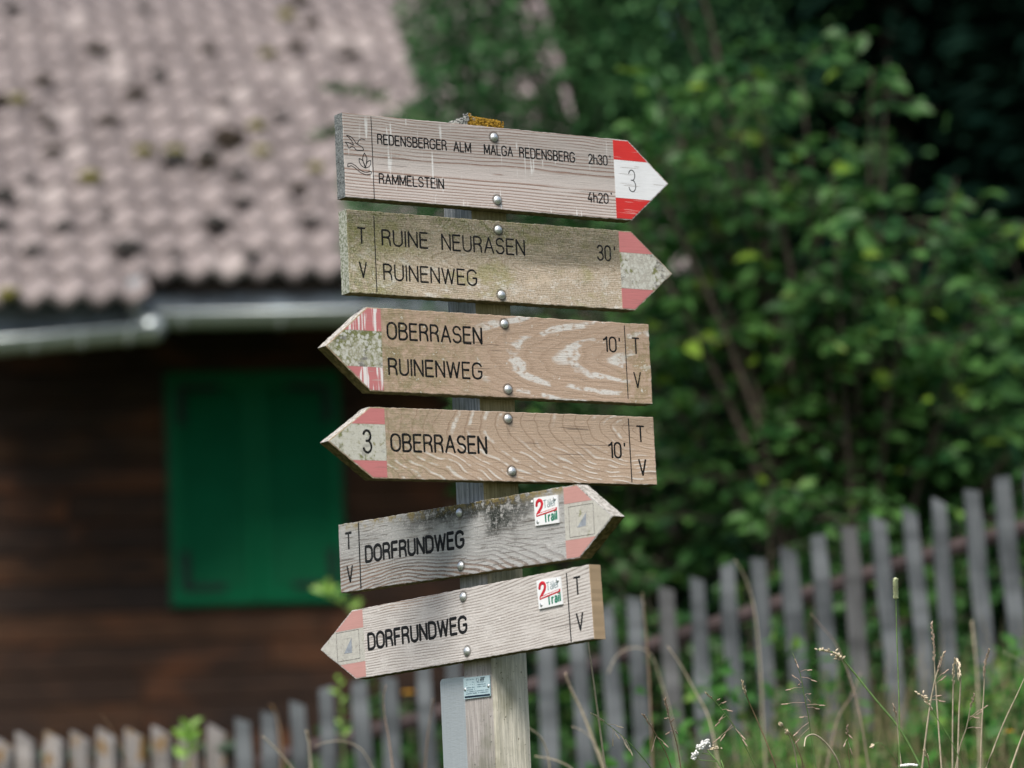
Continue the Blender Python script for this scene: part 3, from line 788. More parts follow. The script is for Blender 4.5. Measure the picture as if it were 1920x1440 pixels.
def make_post():
    bm = bmesh.new()
    zt = ZP + 1.3645
    zs = list(np.linspace(-.5, ZP+1.28, 40)) + list(np.linspace(ZP+1.29, zt, 12))
    cross = []
    K = 8
    for k in range(K): cross.append((dA*(WA*k/K), 0))
    for k in range(K): cross.append((dA*WA + dBl*(WB*k/K), 1))
    for k in range(K): cross.append((dA*(WA*(1-k/K)) + dBl*WB, 2))
    for k in range(K): cross.append((dBl*(WB*(1-k/K)), 3))
    n = len(cross); rings = []
    cen = PC + dA*WA/2 + dBl*WB/2
    for j, z in enumerate(zs):
        top = j >= len(zs)-1
        ring = []
        for k, (c, s_) in enumerate(cross):
            p = PC + c
            jit = .0006 if z < ZP+1.3 else .0013
            d = (cen - p).normalized()
            p = p + d*(rnd.random()*jit + (.0022 if k % K == 0 else 0) + (.004 if top else 0))
            # weathered, slightly cut top
            zz = z
            if z > ZP+1.28:
                t = (z-(ZP+1.28))/(zt-ZP-1.28)
                zz += t*(-.004*abs(c.dot(dA))/WA*1.0 - .004*(c.dot(dBl))/WB + rnd.uniform(-.001, .001))
            ring.append(bm.verts.new((p.x, p.y, zz)))
        rings.append(ring)
    for j in range(len(rings)-1):
        for k in range(n):
            f = bm.faces.new([rings[j][k], rings[j][(k+1) % n], rings[j+1][(k+1) % n], rings[j+1][k]])
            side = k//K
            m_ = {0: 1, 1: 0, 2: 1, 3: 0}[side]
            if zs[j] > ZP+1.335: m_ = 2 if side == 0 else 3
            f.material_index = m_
    c = bm.verts.new((cen.x, cen.y, zt+.003))
    for k in range(n):
        f = bm.faces.new([rings[-1][k], rings[-1][(k+1) % n], c]); f.material_index = 2 if k % 3 else 3
    o = bmobj('post', bm, PM, post_root, smooth=False)
    # crust of lichen on the top edge
    parts = []
    for q in range(700):
        u = rnd.random()
        if q % 2: base = PC + dA*(WA*u); sideA = True
        else: base = PC + dBl*(WB*u); sideA = False
        zz = zt - .001 - abs(rnd.gauss(0, .009)) - (.005*u) + (.004 if u < .12 else 0)
        r = rnd.uniform(.0008, .0021)
        out = (-dBl if sideA else -dA)*rnd.uniform(0, .001)
        v, f = tube_data([base+out+Vector((0, 0, zz-r)), base+out+Vector((0, 0, zz)), base+out+Vector((0, 0, zz+r*.8))], [r*.5, r, r*.45], 5)
        parts.append((v, f, 2 if sideA and u > .04 else 3))
    for idx, nm in ((2, 'yellow_lichen_crust'), (3, 'grey_lichen_crust')):
        v, f = merge([(a, b_) for a, b_, c_ in parts if c_ == idx])
        mesh(nm, v, f, PM[idx], o, smooth=True)
    return o
make_post()
# galvanised steel flat behind the post's left edge, and the small printed plate
STEEL = Mat('brushed_steel', .42, .5, .6)
_x, _y, _z = STEEL.xyz()
_n = STEEL.noise(60, STEEL.vec(_x*14, _y*14, _z*.4), detail=4)
STEEL.color(STEEL.mix(_n, (.44, .48, .50), (.66, .70, .72))); STEEL.rough(_n*.25+.32)
_s = STEEL.noise(1, STEEL.vec(_x*90, _y*90, _z*500), detail=2); STEEL.bump(_s, .0006, .5); STEEL = STEEL.mat
nB = Vector((-math.sin(pb), -math.cos(pb), 0))
def local(u, z, off):      # u measured to the left of the front corner along the left side
    return PC + dBl*u + nB*off + Vector((0, 0, ZP+z))
def side_plate():
    r = .008; zt = .3655; pts = [(.0740, -.9), (.0740, zt), (.1455-r, zt)]
    pts += [(.1455-r+r*math.sin(a), zt-r+r*math.cos(a)) for a in (math.pi/8, math.pi/4, 3*math.pi/8)] + [(.1455, zt-r), (.1455, -.9)]
    n = len(pts)
    V = [local(u, z, -.006) for u, z in pts] + [local(u, z, -.0092) for u, z in pts]
    F = [tuple(range(n)), tuple(range(2*n-1, n-1, -1))] + [((i+1) % n, i, i+n, (i+1) % n+n) for i in range(n)]
    mesh('steel_flat', V, F, STEEL, post_root)
side_plate()
IDBLUE = simple('pale_blue_print_plate', (.40, .53, .57), .45, .06, 50, spec=.5)
IDTXT = simple('blue_grey_print', (.07, .13, .18), .6, .5, 300)
IDBAR = simple('dark_blue_bar', (.006, .018, .035), .5, .3, 60)
def id_plate():
    q = [(.0728, .3248), (-.0008+.0020, .3256), (.0016, .3621), (.0725, .3625)]
    q = [(.0728, .3248), (.0030, .3256), (.0030, .3621), (.0725, .3625)]
    n = 4
    V = [local(u, z, .0024) for u, z in q] + [local(u, z, .0004) for u, z in q]
    F = [(0, 1, 2, 3), (7, 6, 5, 4)] + [((i+1) % n, i, i+n, (i+1) % n+n) for i in range(n)]
    pl = mesh('printed_plate', V, F, IDBLUE, post_root)
    def lp(a, c, off=.0026):
        return local(.0725 - a*.0695, .3255 + c*.0367, off)
    def patch(name, rects, mat, off):
        V, F = [], []
        for (a0, c0, a1, c1) in rects:
            o = len(V)
            V += [lp(a0, c0, off), lp(a1, c0, off), lp(a1, c1, off), lp(a0, c1, off)]; F.append((o, o+1, o+2, o+3))
        return mesh(name, V, F, mat, pl)
    patch('dark_bar', [(.03, .03, .995, .12)], IDBAR, .0027)
    rects = []
    rr = random.Random(3)
    def line(a0, a1, c, h=.045):
        a = a0
        while a < a1:
            wd = rr.uniform(.010, .022)
            if rr.random() < .86: rects.append((a, c+rr.uniform(-.006, .006), min(a+wd, a1), c+h*rr.uniform(.6, 1)))
            a += wd+.008
    line(.12, .40, .87, .05); line(.11, .14, .72); line(.28, .42, .74); line(.11, .15, .62); line(.25, .42, .63)
    line(.12, .42, .49, .05); line(.13, .42, .39, .05); line(.52, .84, .70); line(.52, .86, .59, .05); line(.52, .86, .49, .05)
    line(.08, .95, .30); line(.08, .95, .20, .055)
    patch('small_print', rects, IDTXT, .0027)
    # round mark and striped wing logo
    rects = []
    V, F = [], []
    for k in range(16):
        if k in (2, 3, 9): continue
        a0, a1 = 2*math.pi*k/16, 2*math.pi*(k+.9)/16
        o = len(V)
        for an, r in ((a0, .052), (a1, .052), (a1, .040), (a0, .040)):
            V.append(lp(.545+r*math.cos(an), .84+r*1.75*math.sin(an), .0027))
        F.append((o+3, o+2, o+1, o))
    for k in range(3):
        o = len(V); a = .64+k*.052
        for (da, c) in ((0, .76), (.02, .76), (.052, .86), (.010, .86)): V.append(lp(a+da, c, .0027))
        F.append((o, o+1, o+2, o+3))
    for k in range(3):
        o = len(V); c = .875+k*.028
        for (a, cc) in ((.655, c), (.80+k*.02, c+.004), (.81+k*.02, c+.018), (.66, c+.014)): V.append(lp(a, cc, .0027))
        F.append((o, o+1, o+2, o+3))
    mesh('round_and_wing_marks', V, F, IDBAR, pl)
    for a, c in ((.055, .45), (.955, .50)):
        p = lp(a, c, .0022)
        v, f = tube_data([p, p+nB*.0012, p+nB*.002], [.0032, .0030, .0014], 10)
        mesh('screw', v, f, ZINC, pl, smooth=True)
id_plate()

# ------------------------------------------------------------------ the house
PHI = math.radians(12)
HO = at(473, 915, 20.0); HO.z = ground(HO.x, 20)
house = empty('house', HO); house.rotation_euler = (0, 0, PHI)
tag(house, 'dark timber chalet with pinkish grey pantile roof and green shutters', 'house')
dW = Vector((math.cos(PHI), math.sin(PHI), 0)); nW = Vector((math.sin(PHI), -math.cos(PHI), 0))
def hloc(px, py, b):
    """house coordinates (along, height) of the sight line where it meets the plane b metres in front of the wall"""
    d = ray(px, py); o = Vector((0, 0, Z0))
    P = HO + nW*b
    t = (P-o).dot(nW)/d.dot(nW); q = o + d*t
    return (q-HO).dot(dW), q.z - HO.z
# house local axes: x along the wall, -y towards the camera
XL = hloc(-160, 900, 0)[0]; XR = hloc(868, 900, 0)[0]
EB = .95                                    # overhang
ex0, ez0 = hloc(300, 524, EB); ex1, ez1 = hloc(640, 519, EB)
EZ = (ez0+ez1)/2                            # height of the lower tile edge
ALPHA = math.radians(35); TW = .190; TE = .33
ca, sa = math.cos(ALPHA), math.sin(ALPHA)
XVERGE = hloc(1150, 300, -.5)[0]
PLANK = []
for k, (c1, c2) in enumerate((((.018, .010, .007), (.040, .021, .013)), ((.018, .011, .009), (.038, .022, .015)), ((.030, .015, .008), (.070, .033, .017)))):
    m = Mat('brown_stained_plank_%d' % k, .8, .25)
    x, y, z = m.xyz()
    g = m.noise(30, m.vec(x*.12, y, z), detail=4); bl = m.noise(2.2, m.vec(x*.6, k*3, z), detail=3)
    c = m.mix(m.step(g, .3, .7), c1, c2); c = m.mix(m.step(bl, .50, .68)*.8, c, (.100, .038, .016)); c = m.mix(m.step(bl, .45, .35)*.6, c, (.014, .010, .009))
    m.color(c).bump(g, .004)
    PLANK.append(m.mat)
wall_top = EZ + .25
def house_shell():
    bm = bmesh.new()
    box(bm, (XL, 0.0, -.3), (XR, .2, wall_top))
    box(bm, (XR-.2, .2, -.3), (XR, 6.4, wall_top)); box(bm, (XL, .2, -.3), (XL+.2, 6.4, wall_top)); box(bm, (XL, 6.4, -.3), (XR, 6.6, wall_top))
    wall = bmobj('wall', bm, PLANK[1], house)
    # gable on the right
    z = -.3; k = 0
    while z < wall_top-.02:
        h = .178
        bm = bmesh.new()
        cuts = sorted([XL] + [XL + rnd.uniform(.8, XR-XL-.8) for _ in range(1)] + [XR])
        for a, b_ in zip(cuts, cuts[1:]):
            b2 = bmesh.new()
            dy = rnd.uniform(-.003, .003)
            box(b2, (a+.002, -.032+dy, z+.004), (b_-.002, -.001, z+h-.004))
            bmesh.ops.bevel(b2, geom=b2.edges[:], offset=.006, segments=1, affect='EDGES')
            bmobj('plank', b2, PLANK[rnd.choice((0, 0, 1, 2))], wall)
        bm.free()
        z += h; k += 1
    return wall
house_shell()
# roof
TILE = []
m = Mat('weathered_concrete_tile', .9, .15)
r = m.orand(); n = m.noise(9, detail=4); n2 = m.noise(40, detail=3)
oc = m.t.nodes.new('ShaderNodeTexCoord')
c = m.mix(r, (.225, .194, .188), (.310, .268, .258))
c = m.mix(m.step(n, .45, .68)*.55, c, (.14, .125, .13)); c = m.mix(m.step(n2, .62, .78)*.3, c, (.38, .34, .33))
m.color(c).bump(n2, .004); TILE.append(m.mat)
m = Mat('pale_tile', .9, .15)
n = m.noise(12, detail=4)
m.color(m.mix(n, (.30, .26, .25), (.40, .355, .34))); TILE.append(m.mat)
MOSSD = simple('dark_dry_moss', (.030, .022, .014), .98, .5, 60, bump=.02)
MOSSY = simple('olive_moss', (.13, .12, .025), .98, .5, 60, bump=.02)
DECK = simple('roof_underside_boards', (.035, .024, .018), .9, .3, 6)
roofo = None
def make_roof():
    # under-roof boarding: front slope and back slope
    ridge = 3.9
    def slope_pt(x, s, off=0.0):       # s metres up the slope from the eave edge, off = above the deck
        return Vector((x, -EB + s*ca - off*sa, EZ + s*sa + off*ca))
    x0, x1 = hloc(-170, 560, EB)[0], XVERGE
    V = [slope_pt(x0, 0.02, -.10), slope_pt(x1, 0.02, -.10), slope_pt(x1, ridge/ca, -.10), slope_pt(x0, ridge/ca, -.10),
         slope_pt(x0, 0.02, -.055), slope_pt(x1, 0.02, -.055), slope_pt(x1, ridge/ca, -.055), slope_pt(x0, ridge/ca, -.055)]
    F = [(0, 3, 2, 1), (4, 5, 6, 7), (0, 1, 5, 4), (1, 2, 6, 5), (2, 3, 7, 6), (3, 0, 4, 7)]
    # back slope
    top = slope_pt(0, ridge/ca, -.055); yb = top.y; zb = top.z
    o = 8
    V += [Vector((x0, yb, zb-.06)), Vector((x1, yb, zb-.06)), Vector((x1, yb+ridge+1.0, zb-.06-(ridge+1)*math.tan(ALPHA))), Vector((x0, yb+ridge+1.0, zb-.06-(ridge+1)*math.tan(ALPHA)))]
    V += [v + Vector((0, 0, .06)) for v in V[8:12]]
    F += [(o, o+3, o+2, o+1), (o+4, o+5, o+6, o+7), (o, o+1, o+5, o+4), (o+1, o+2, o+6, o+5), (o+2, o+3, o+7, o+6), (o+3, o, o+4, o+7)]
    roof = mesh('roof', V, F, DECK, house)
    # tile mesh: S-shaped pantile with a thick lower edge
    K = 8; LT = TE+.06; th = .034; amp = .027
    tv, tf = [], []
    for j, yy in enumerate((0, LT*.55, LT)):
        for lay in (0, 1):
            for k in range(K+1):
                u = k/K
                zz = amp*math.cos(2*math.pi*u) - (th if lay else 0)
                tv.append((u*TW*1.0, yy, zz))
    W_ = K+1
    def vi(j, lay, k): return (j*2+lay)*W_+k
    for j in range(2):
        for k in range(K):
            tf.append((vi(j, 0, k), vi(j, 0, k+1), vi(j+1, 0, k+1), vi(j+1, 0, k)))
            tf.append((vi(j, 1, k), vi(j+1, 1, k), vi(j+1, 1, k+1), vi(j, 1, k+1)))
        tf.append((vi(j, 0, K), vi(j, 1, K), vi(j+1, 1, K), vi(j+1, 0, K)))
        tf.append((vi(j, 0, 0), vi(j+1, 0, 0), vi(j+1, 1, 0), vi(j, 1, 0)))
    for k in range(K):
        tf.append((vi(0, 0, k), vi(0, 1, k), vi(0, 1, k+1), vi(0, 0, k+1)))
    me_by = []
    for tmat in TILE:
        me = bpy.data.meshes.new('tile'); me.from_pydata(tv, [], tf); me.materials.append(tmat)
        me.polygons.foreach_set('use_smooth', [i < 4*K+4 and i % (2*K+2) < 2*K for i, p in enumerate(me.polygons)])
        me.update(); me_by.append(me)
    xs0 = hloc(-110, 560, EB)[0]
    ncol = int((XVERGE-xs0)/TW)+1
    step_x = hloc(243, 560, EB)[0]
    nrow = 13
    cnt = 0
    for row in range(-1, nrow):
        for cidx in range(ncol):
            x = xs0 + cidx*TW
            if row == -1 and x > step_x-.5*TW: continue
            s_ = row*TE + rnd.uniform(-.006, .006)
            # beyond the tree the roof is hidden: rows there stay, they show through the gaps
            p = slope_pt(x + rnd.uniform(-.003, .003), s_, .042 + rnd.uniform(-.003, .005))
            t = link('tile', me_by[1 if rnd.random() < .08 else 0], roof, p)
            t.rotation_euler = (ALPHA - .095 + rnd.uniform(-.02, .02), rnd.uniform(-.03, .03), rnd.uniform(-.012, .012))
            cnt += 1
    # ridge and back tiles and everything above the picture as one piece
    V, F = [], []
    for row in range(nrow, int(ridge/ca/TE)+1):
        for cidx in range(ncol):
            o = len(V); base = slope_pt(xs0+cidx*TW, row*TE, .042)
            th_ = ALPHA-.095
            for (a, b_, c_) in tv: V.append(base + Vector((a, b_*math.cos(th_) - c_*math.sin(th_), b_*math.sin(th_) + c_*math.cos(th_))))
            F += [tuple(i+o for i in f) for f in tf]
    tag(mesh('upper_tiles', V, F, TILE[0], roof), kind='stuff')
    # moss clumps on tile edges, where the photo shows them
    spots = [(182, 92, .11, 0), (390, 91, .08, 0), (555, 88, .09, 0), (80, 150, .09, 0), (298, 141, .08, 1), (253, 176, .10, 0), (205, 224, .09, 0),
             (503, 100, .07, 2), (35, 186, .08, 2), (97, 235, .07, 0), (418, 190, .06, 0), (660, 103, .07, 0), (538, 28, .08, 2), (585, 42, .08, 0),
             (270, 284, .08, 2), (328, 298, .11, 1), (328, 285, .09, 2), (388, 286, .08, 1), (390, 305, .10, 0), (430, 253, .12, 0), (432, 268, .09, 0), (168, 332, .09, 2),
             (100, 283, .08, 0), (492, 283, .08, 2), (482, 235, .07, 2), (525, 215, .07, 1), (447, 325, .08, 1), (560, 352, .08, 0), (408, 415, .10, 1),
             (240, 462, .11, 1), (55, 333, .06, 1), (5, 365, .10, 1), (75, 210, .05, 0), (475, 478, .07, 1), (60, 468, .07, 1), (0, 420, .08, 1), (25, 15, .07, 1), (270, 15, .06, 1), (640, 105, .05, 1), (593, 315, .07, 2), (0, 185, .08, 0),
             (15, 550, .08, 2), (560, 0, .09, 0), (120, 423, .07, 1), (580, 410, .06, 1), (455, 375, .06, 1), (330, 480, .05, 1), (200, 400, .05, 1)]
    MG = simple('dark_grey_moss', (.045, .043, .040), .98, .4, 60, bump=.02)
    for (mx, my, sz, kind) in spots:
        # intersect the sight line with the roof slope
        d = ray(mx, my); o_ = Vector((0, 0, Z0))
        P0 = HO + nW*EB + Vector((0, 0, EZ)); up = (-nW)*ca + Vector((0, 0, sa)); nn = dW.cross(up)
        t = (P0 + nn*.07 - o_).dot(nn)/d.dot(nn); q = o_ + d*t - HO
        lx, ly, lz = q.dot(dW), -q.dot(nW), q.z
        bm = bmesh.new(); bmesh.ops.create_icosphere(bm, subdivisions=2, radius=sz*.62)
        for v in bm.verts:
            v.co = Vector((v.co.x*1.35, v.co.y*1.05, v.co.z*.65))*(1+rnd.uniform(-.22, .22))
        oo = bmobj('moss_clump', bm, {0: MOSSD, 1: MG, 2: MOSSY}[kind], roof, smooth=True, loc=(lx, ly, lz))
        oo.rotation_euler = (ALPHA, 0, rnd.uniform(-.4, .4))
    return roof
make_roof()
# eaves: flashing and gutters
ZSLATE = simple('slate_blue_flashing', (.12, .145, .17), .6, .55, 3.5, metallic=.2)
ZG = Mat('grey_zinc_gutter', .38, .5, .55)
_n = ZG.noise(4, detail=4); ZG.color(ZG.mix(_n, (.38, .44, .45), (.62, .67, .67))); ZG = ZG.mat
def eave_set(pxa, pya, pxb, pyb, flash_top, b, endcap):
    """a run of flashing and gutter between two picture columns"""
    xa, za = hloc(pxa, pya, b); xb, zb = hloc(pxb, pyb, b)
    R = .078
    V, F = [], []
    seg = 12; N = 14
    for j in range(N+1):
        t = j/N; x = xa+(xb-xa)*t; z = za+(zb-za)*t
        for lay, rr in ((0, R), (1, R-.006)):
            for k in range(seg+1):
                an = math.pi + math.pi*k/seg
                V.append((x, -b + rr*math.cos(an), z + rr*math.sin(an)))
    W_ = seg+1
    def vi(j, lay, k): return (j*2+lay)*W_+k
    for j in range(N):
        for k in range(seg):
            F.append((vi(j, 0, k), vi(j, 0, k+1), vi(j+1, 0, k+1), vi(j+1, 0, k)))
            F.append((vi(j, 1, k), vi(j+1, 1, k), vi(j+1, 1, k+1), vi(j, 1, k+1)))
        F.append((vi(j, 0, 0), vi(j+1, 0, 0), vi(j+1, 1, 0), vi(j, 1, 0)))
        F.append((vi(j, 0, seg), vi(j, 1, seg), vi(j+1, 1, seg), vi(j+1, 0, seg)))
    g = mesh('gutter', V, F, ZG, house, smooth=True)
    # rolled bead at the front lip
    bv, bf = tube_data([Vector((xa, -b-R, za)), Vector(((xa+xb)/2, -b-R, (za+zb)/2)), Vector((xb, -b-R, zb))], [.014]*3, 8)
    mesh('rolled_lip', bv, bf, ZG, g, smooth=True)
    if endcap:
        bm = bmesh.new(); bmesh.ops.create_uvsphere(bm, u_segments=16, v_segments=10, radius=R*1.02)
        bmobj('end_cap', bm, ZG, g, smooth=True, loc=(xb, -b, zb-.004))
    nb = 5
    for j in range(nb):
        t = (j+.5)/nb; x = xa+(xb-xa)*t; z = za+(zb-za)*t
        pts = [Vector((x, -b + (R+.004)*math.cos(a), z + (R+.004)*math.sin(a))) for a in np.linspace(math.pi, 2*math.pi, 9)]
        v, f = tube_data(pts, [.013]*9, 5)
        mesh('bracket', v, f, ZG, g)
    # flashing plate between tiles and gutter
    fa = hloc(pxa, flash_top[0], b-.10)[1]; fb = hloc(pxb, flash_top[1], b-.10)[1]
    V = [(xa, -b+.085, za-.02), (xb, -b+.085, zb-.02), (xb, -b+.13, fb+.06), (xa, -b+.13, fa+.06)]
    V += [(p[0], p[1]+.02, p[2]) for p in V]
    mesh('drip_flashing', V, [(0, 1, 2, 3), (7, 6, 5, 4), (0, 4, 5, 1), (1, 5, 6, 2), (2, 6, 7, 3), (3, 7, 4, 0)], ZSLATE, house)
    return g
eave_set(248, 592, 1150, 578, (528, 518), EB+.02, False)
eave_set(-160, 654, 284, 615, (585, 570), EB+.16, True)
# the upright metal end piece at the step of the eaves
xa, zt_ = hloc(242, 522, EB+.1); xb, zb_ = hloc(262, 592, EB+.1)
bm = bmesh.new(); box(bm, (xa, -EB-.12, zb_), (xb+.02, -EB+.02, zt_)); bmesh.ops.bevel(bm, geom=bm.edges[:], offset=.01, segments=1, affect='EDGES')
bmobj('step_flashing', bm, simple('pale_zinc', (.42, .45, .47), .5, .15, 8, metallic=.2), house)
# fascia and soffit behind the gutter, rafters below
bm = bmesh.new()
box(bm, (XL, -EB+.16, EZ-.16), (XVERGE-.02, -EB+.19, EZ-.02))
bmobj('fascia', bm, DECK, house)
for k in range(9):
    x = XL + .35 + k*.62
    if x > XR: break
    V = []
    for yy in (-EB+.19, .0):
        zz = EZ + (yy+EB)*math.tan(ALPHA) - .14
        V += [(x, yy, zz-.13), (x+.09, yy, zz-.13), (x+.09, yy, zz), (x, yy, zz)]
    mesh('rafter', V, [(0, 1, 2, 3), (7, 6, 5, 4), (0, 4, 5, 1), (1, 5, 6, 2), (2, 6, 7, 3), (3, 7, 4, 0)], PLANK[0], house)
# shutters
GRN = Mat('green_shutter_paint', .6, .12)
_n = GRN.noise(6, detail=3); GRN.color(GRN.mix(_n, (.0006, .088, .034), (.001, .130, .052))); GRN = GRN.mat
IRON = simple('black_iron', (.006, .008, .012), .6, .3, 20)
def shutters():
    xl, zt = hloc(312, 702, .05); xr, _ = hloc(631, 702, .05); _, zb = hloc(470, 1130, .05)
    mid = (xl+xr)/2
    for a, b_, side in ((xl, mid-.004, 0), (mid+.004, xr, 1)):
        bm = bmesh.new()
        st = .07
        box(bm, (a, -.085, zb), (a+st, -.04, zt)); box(bm, (b_-st, -.085, zb), (b_, -.04, zt))
        for z0, z1 in ((zb, zb+.09), (zt-.09, zt)):
            box(bm, (a+st+.001, -.083, z0), (b_-st-.001, -.042, z1))
        box(bm, (a+st*.5, -.0405, zb+.01), (b_-st*.5, -.036, zt-.01))
        sh = bmobj('shutter', bm, GRN, house)
        z = zb+.10
        while z < zt-.12:
            if True:
                V = [(a+st+.002, -.080, z), (b_-st-.002, -.080, z), (b_-st-.002, -.074, z), (a+st+.002, -.074, z)]
                V += [(p[0], p[1]+.012, p[2]+.032) for p in V]
                mesh('slat', V, [(0, 3, 2, 1), (4, 5, 6, 7), (0, 1, 5, 4), (1, 2, 6, 5), (2, 3, 7, 6), (3, 0, 4, 7)], GRN, sh)
            z += .034
        xx = a+.05 if side == 0 else b_-.05
        sg = 1 if side == 0 else -1
        for zc, up in ((zb+.09, 1), (zt-.09, -1)):
            bm = bmesh.new()
            x_lo, x_hi = sorted((xx, xx+sg*.26)); z_lo, z_hi = sorted((zc, zc+up*.22))
            box(bm, (x_lo, -.094, zc-.018), (x_hi, -.086, zc+.018))
            x2 = sorted((xx, xx+sg*.045)); z2 = sorted((zc+up*.0265, zc+up*.22))
            box(bm, (x2[0], -.094, z2[0]), (x2[1], -.086, z2[1]))
            bmobj('corner_iron', bm, IRON, sh)
    bm = bmesh.new()
    f = .018
    box(bm, (xl-f, -.06, zb-f), (xl-.002, -.033, zt+f)); box(bm, (xr+.002, -.06, zb-f), (xr+f, -.033, zt+f))
    box(bm, (xl-.001, -.06, zt+.002), (xr+.001, -.033, zt+f)); box(bm, (xl-.001, -.07, zb-f), (xr+.001, -.033, zb-.002))
    bmobj('window_frame', bm, simple('green_frame_paint', (.002, .060, .031), .5, .1, 6), house)
shutters()

# ------------------------------------------------------------------ picket fences
def picket_mat(name, a, b, lich=None, amount=.5):
    m = Mat(name, .92, .12)
    x, y, z = m.xyz(); r = m.orand()
    g = m.noise(90, m.vec(x, y, z*.06), detail=4); bl = m.noise(6, m.vec(r*50, y, z), detail=3)
    c = m.mix(m.step(g, .3, .7), a, b); c = m.mix(m.step(bl, .45, .65)*.5, c, tuple(v*1.6 for v in b))
    c = m.mix(m.step(m.noise(9, m.vec(r*30, y+3, z), detail=3), .50, .62)*.4, c, tuple(v*.45 for v in a))
    if lich: c = m.mix(m.step(m.noise(11, m.vec(x*2+r*40, y, z), detail=4), .60-amount*.25, .70-amount*.25), c, lich)
    m.color(c).bump(g, .004)
    return m.mat
PKG = picket_mat('blue_grey_weathered_picket', (.052, .060, .066), (.138, .150, .158))
PKB = picket_mat('brownish_grey_picket', (.060, .062, .064), (.130, .132, .134))
PKL = picket_mat('lichen_spotted_picket', (.12, .115, .11), (.25, .235, .225), (.20, .125, .05), .35)
RAILM = simple('dark_brown_rail', (.065, .048, .048), .95, .3, 12)
def picket(parent, p_top, length, wid, mat, slant=.0, lean=0.0, yaw=0.0, thick=.022):
    """one paling, its top at p_top; top cut on a slant and slightly split edge"""
    bm = bmesh.new()
    nz = 7; w2 = wid/2
    rows = []
    for j in range(nz+1):
        z = -length*(1-j/nz)
        ww = w2*(1+rnd.uniform(-.05, .05)) - (.12*w2 if j == 0 else 0)
        ox = rnd.uniform(-.0025, .0025)
        if j == nz: row = [(-ww*.9+ox, 0, z), (ww*.9+ox, 0, z-slant), (ww*.9+ox, thick, z-slant-.004), (-ww*.9+ox, thick, z-.004)]
        else:
            z = min(z, -slant-.02)
            row = [(-ww+ox, 0, z), (ww+ox, 0, z), (ww+ox, thick, z), (-ww+ox, thick, z)]
        rows.append([bm.verts.new(v) for v in row])
    for a, b_ in zip(rows, rows[1:]):
        for k in range(4): bm.faces.new([a[k], a[(k+1) % 4], b_[(k+1) % 4], b_[k]])
    bm.faces.new(rows[-1]); bm.faces.new(rows[0][::-1])
    o = bmobj('picket', bm, mat, parent)
    o.location = Vector(p_top) - Vector(parent.location)
    o.rotation_euler = (rnd.uniform(-.03, .03), lean, yaw)
    return o
def build_fences():
    tops = [(454, 1344), (503, 1332), (558, 1311), (611, 1292), (673, 1279), (730, 1265), (793, 1250), (850, 1232), (907, 1214), (963, 1197), (1021, 1180), (1079, 1160), (1136, 1143), (1189, 1117), (1249, 1098),
            (1307, 1080), (1364, 1061), (1422, 1045), (1479, 1023), (1534, 1004), (1593, 985), (1647, 965), (1707, 949), (1762, 931), (1822, 916), (1879, 894), (1937, 880), (1995, 862), (2052, 846)]
    def dist(px): return 10.75 - .75*(px-454)/1426
    root = empty('picket_fence', (0.6, 10.2, ground(.6, 10.2)))
    tag(root, 'blue grey picket fence climbing the slope behind the grasses', 'fence')
    P = []
    for i, (px, py) in enumerate(tops):
        p = at(px, py, dist(px)); P.append(p)
        dark = (px in (1249, 1593))
        picket(root, p, .95 if px > 1500 else 1.0, rnd.uniform(.046, .055), PKB if dark else PKG, rnd.uniform(-.018, .028), rnd.uniform(-.035, .015), math.radians(3))
    for dz in (-.16, -.68):
        pts = [p + Vector((0, .045, dz - .0)) for p in P]
        pts = [sum((pts[max(0, min(len(pts)-1, i+k))] for k in (-2, -1, 0, 1, 2)), Vector((0, 0, 0)))/5 for i in range(len(pts))]
        v, f = tube_data([p-Vector(root.location) for p in pts], [.026]*len(pts), 7)
        mesh('rail', v, f, RAILM, root)
    left = [(-52, 1390), (3, 1382), (45, 1371), (98, 1370), (148, 1369), (198, 1364), (250, 1363), (300, 1360), (352, 1361), (404, 1356)]
    root2 = empty('picket_fence', (-1.6, 10.9, ground(-1.6, 10.9)))
    tag(root2, 'low fence of lichen stained slant cut pickets at the lower left', 'fence')
    P = []
    for i, (px, py) in enumerate(left):
        p = at(px-14, py, 10.95); P.append(p)
        p2 = p + Vector((.022, 0, 0))
        picket(root2, p2, 0.95, .070, PKL, .035, rnd.uniform(-.01, .05), math.radians(-28), .030)
    pts = [p + Vector((0, .05, -.085)) for p in P] + [at(454, 1400, 10.9)]
    v, f = tube_data([p-Vector(root2.location) for p in pts], [.024]*len(pts), 7)
    mesh('rail', v, f, simple('mossy_rail', (.05, .075, .05), .95, .3, 12), root2)
    pts = [p + Vector((0, .05, -.6)) for p in P]
    v, f = tube_data([p-Vector(root2.location) for p in pts], [.024]*len(pts), 7)
    mesh('rail', v, f, RAILM, root2)
build_fences()

# ------------------------------------------------------------------ foliage
LM_HAZEL = leaf_mat('hazel_leaf', (.014, .066, .018), (.098, .225, .056), (.17, .28, .030), .35, .42, .4, .07)
LM_BUSH = leaf_mat('bush_leaf', (.013, .055, .015), (.062, .150, .038), (.12, .24, .035), .35, .45, .35, .08)
LM_TREE = leaf_mat('tree_leaf', (.016, .070, .024), (.095, .220, .080), None, .3, .5, .2)
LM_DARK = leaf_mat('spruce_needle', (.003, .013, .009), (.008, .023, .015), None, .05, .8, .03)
LM_WEED = leaf_mat('weed_leaf', (.03, .12, .022), (.085, .24, .045), (.16, .30, .05), .4, .45, .35, .12)
LM_LIGHT = leaf_mat('young_leaf', (.22, .42, .07), (.34, .55, .12), None, .4, .4, .4)

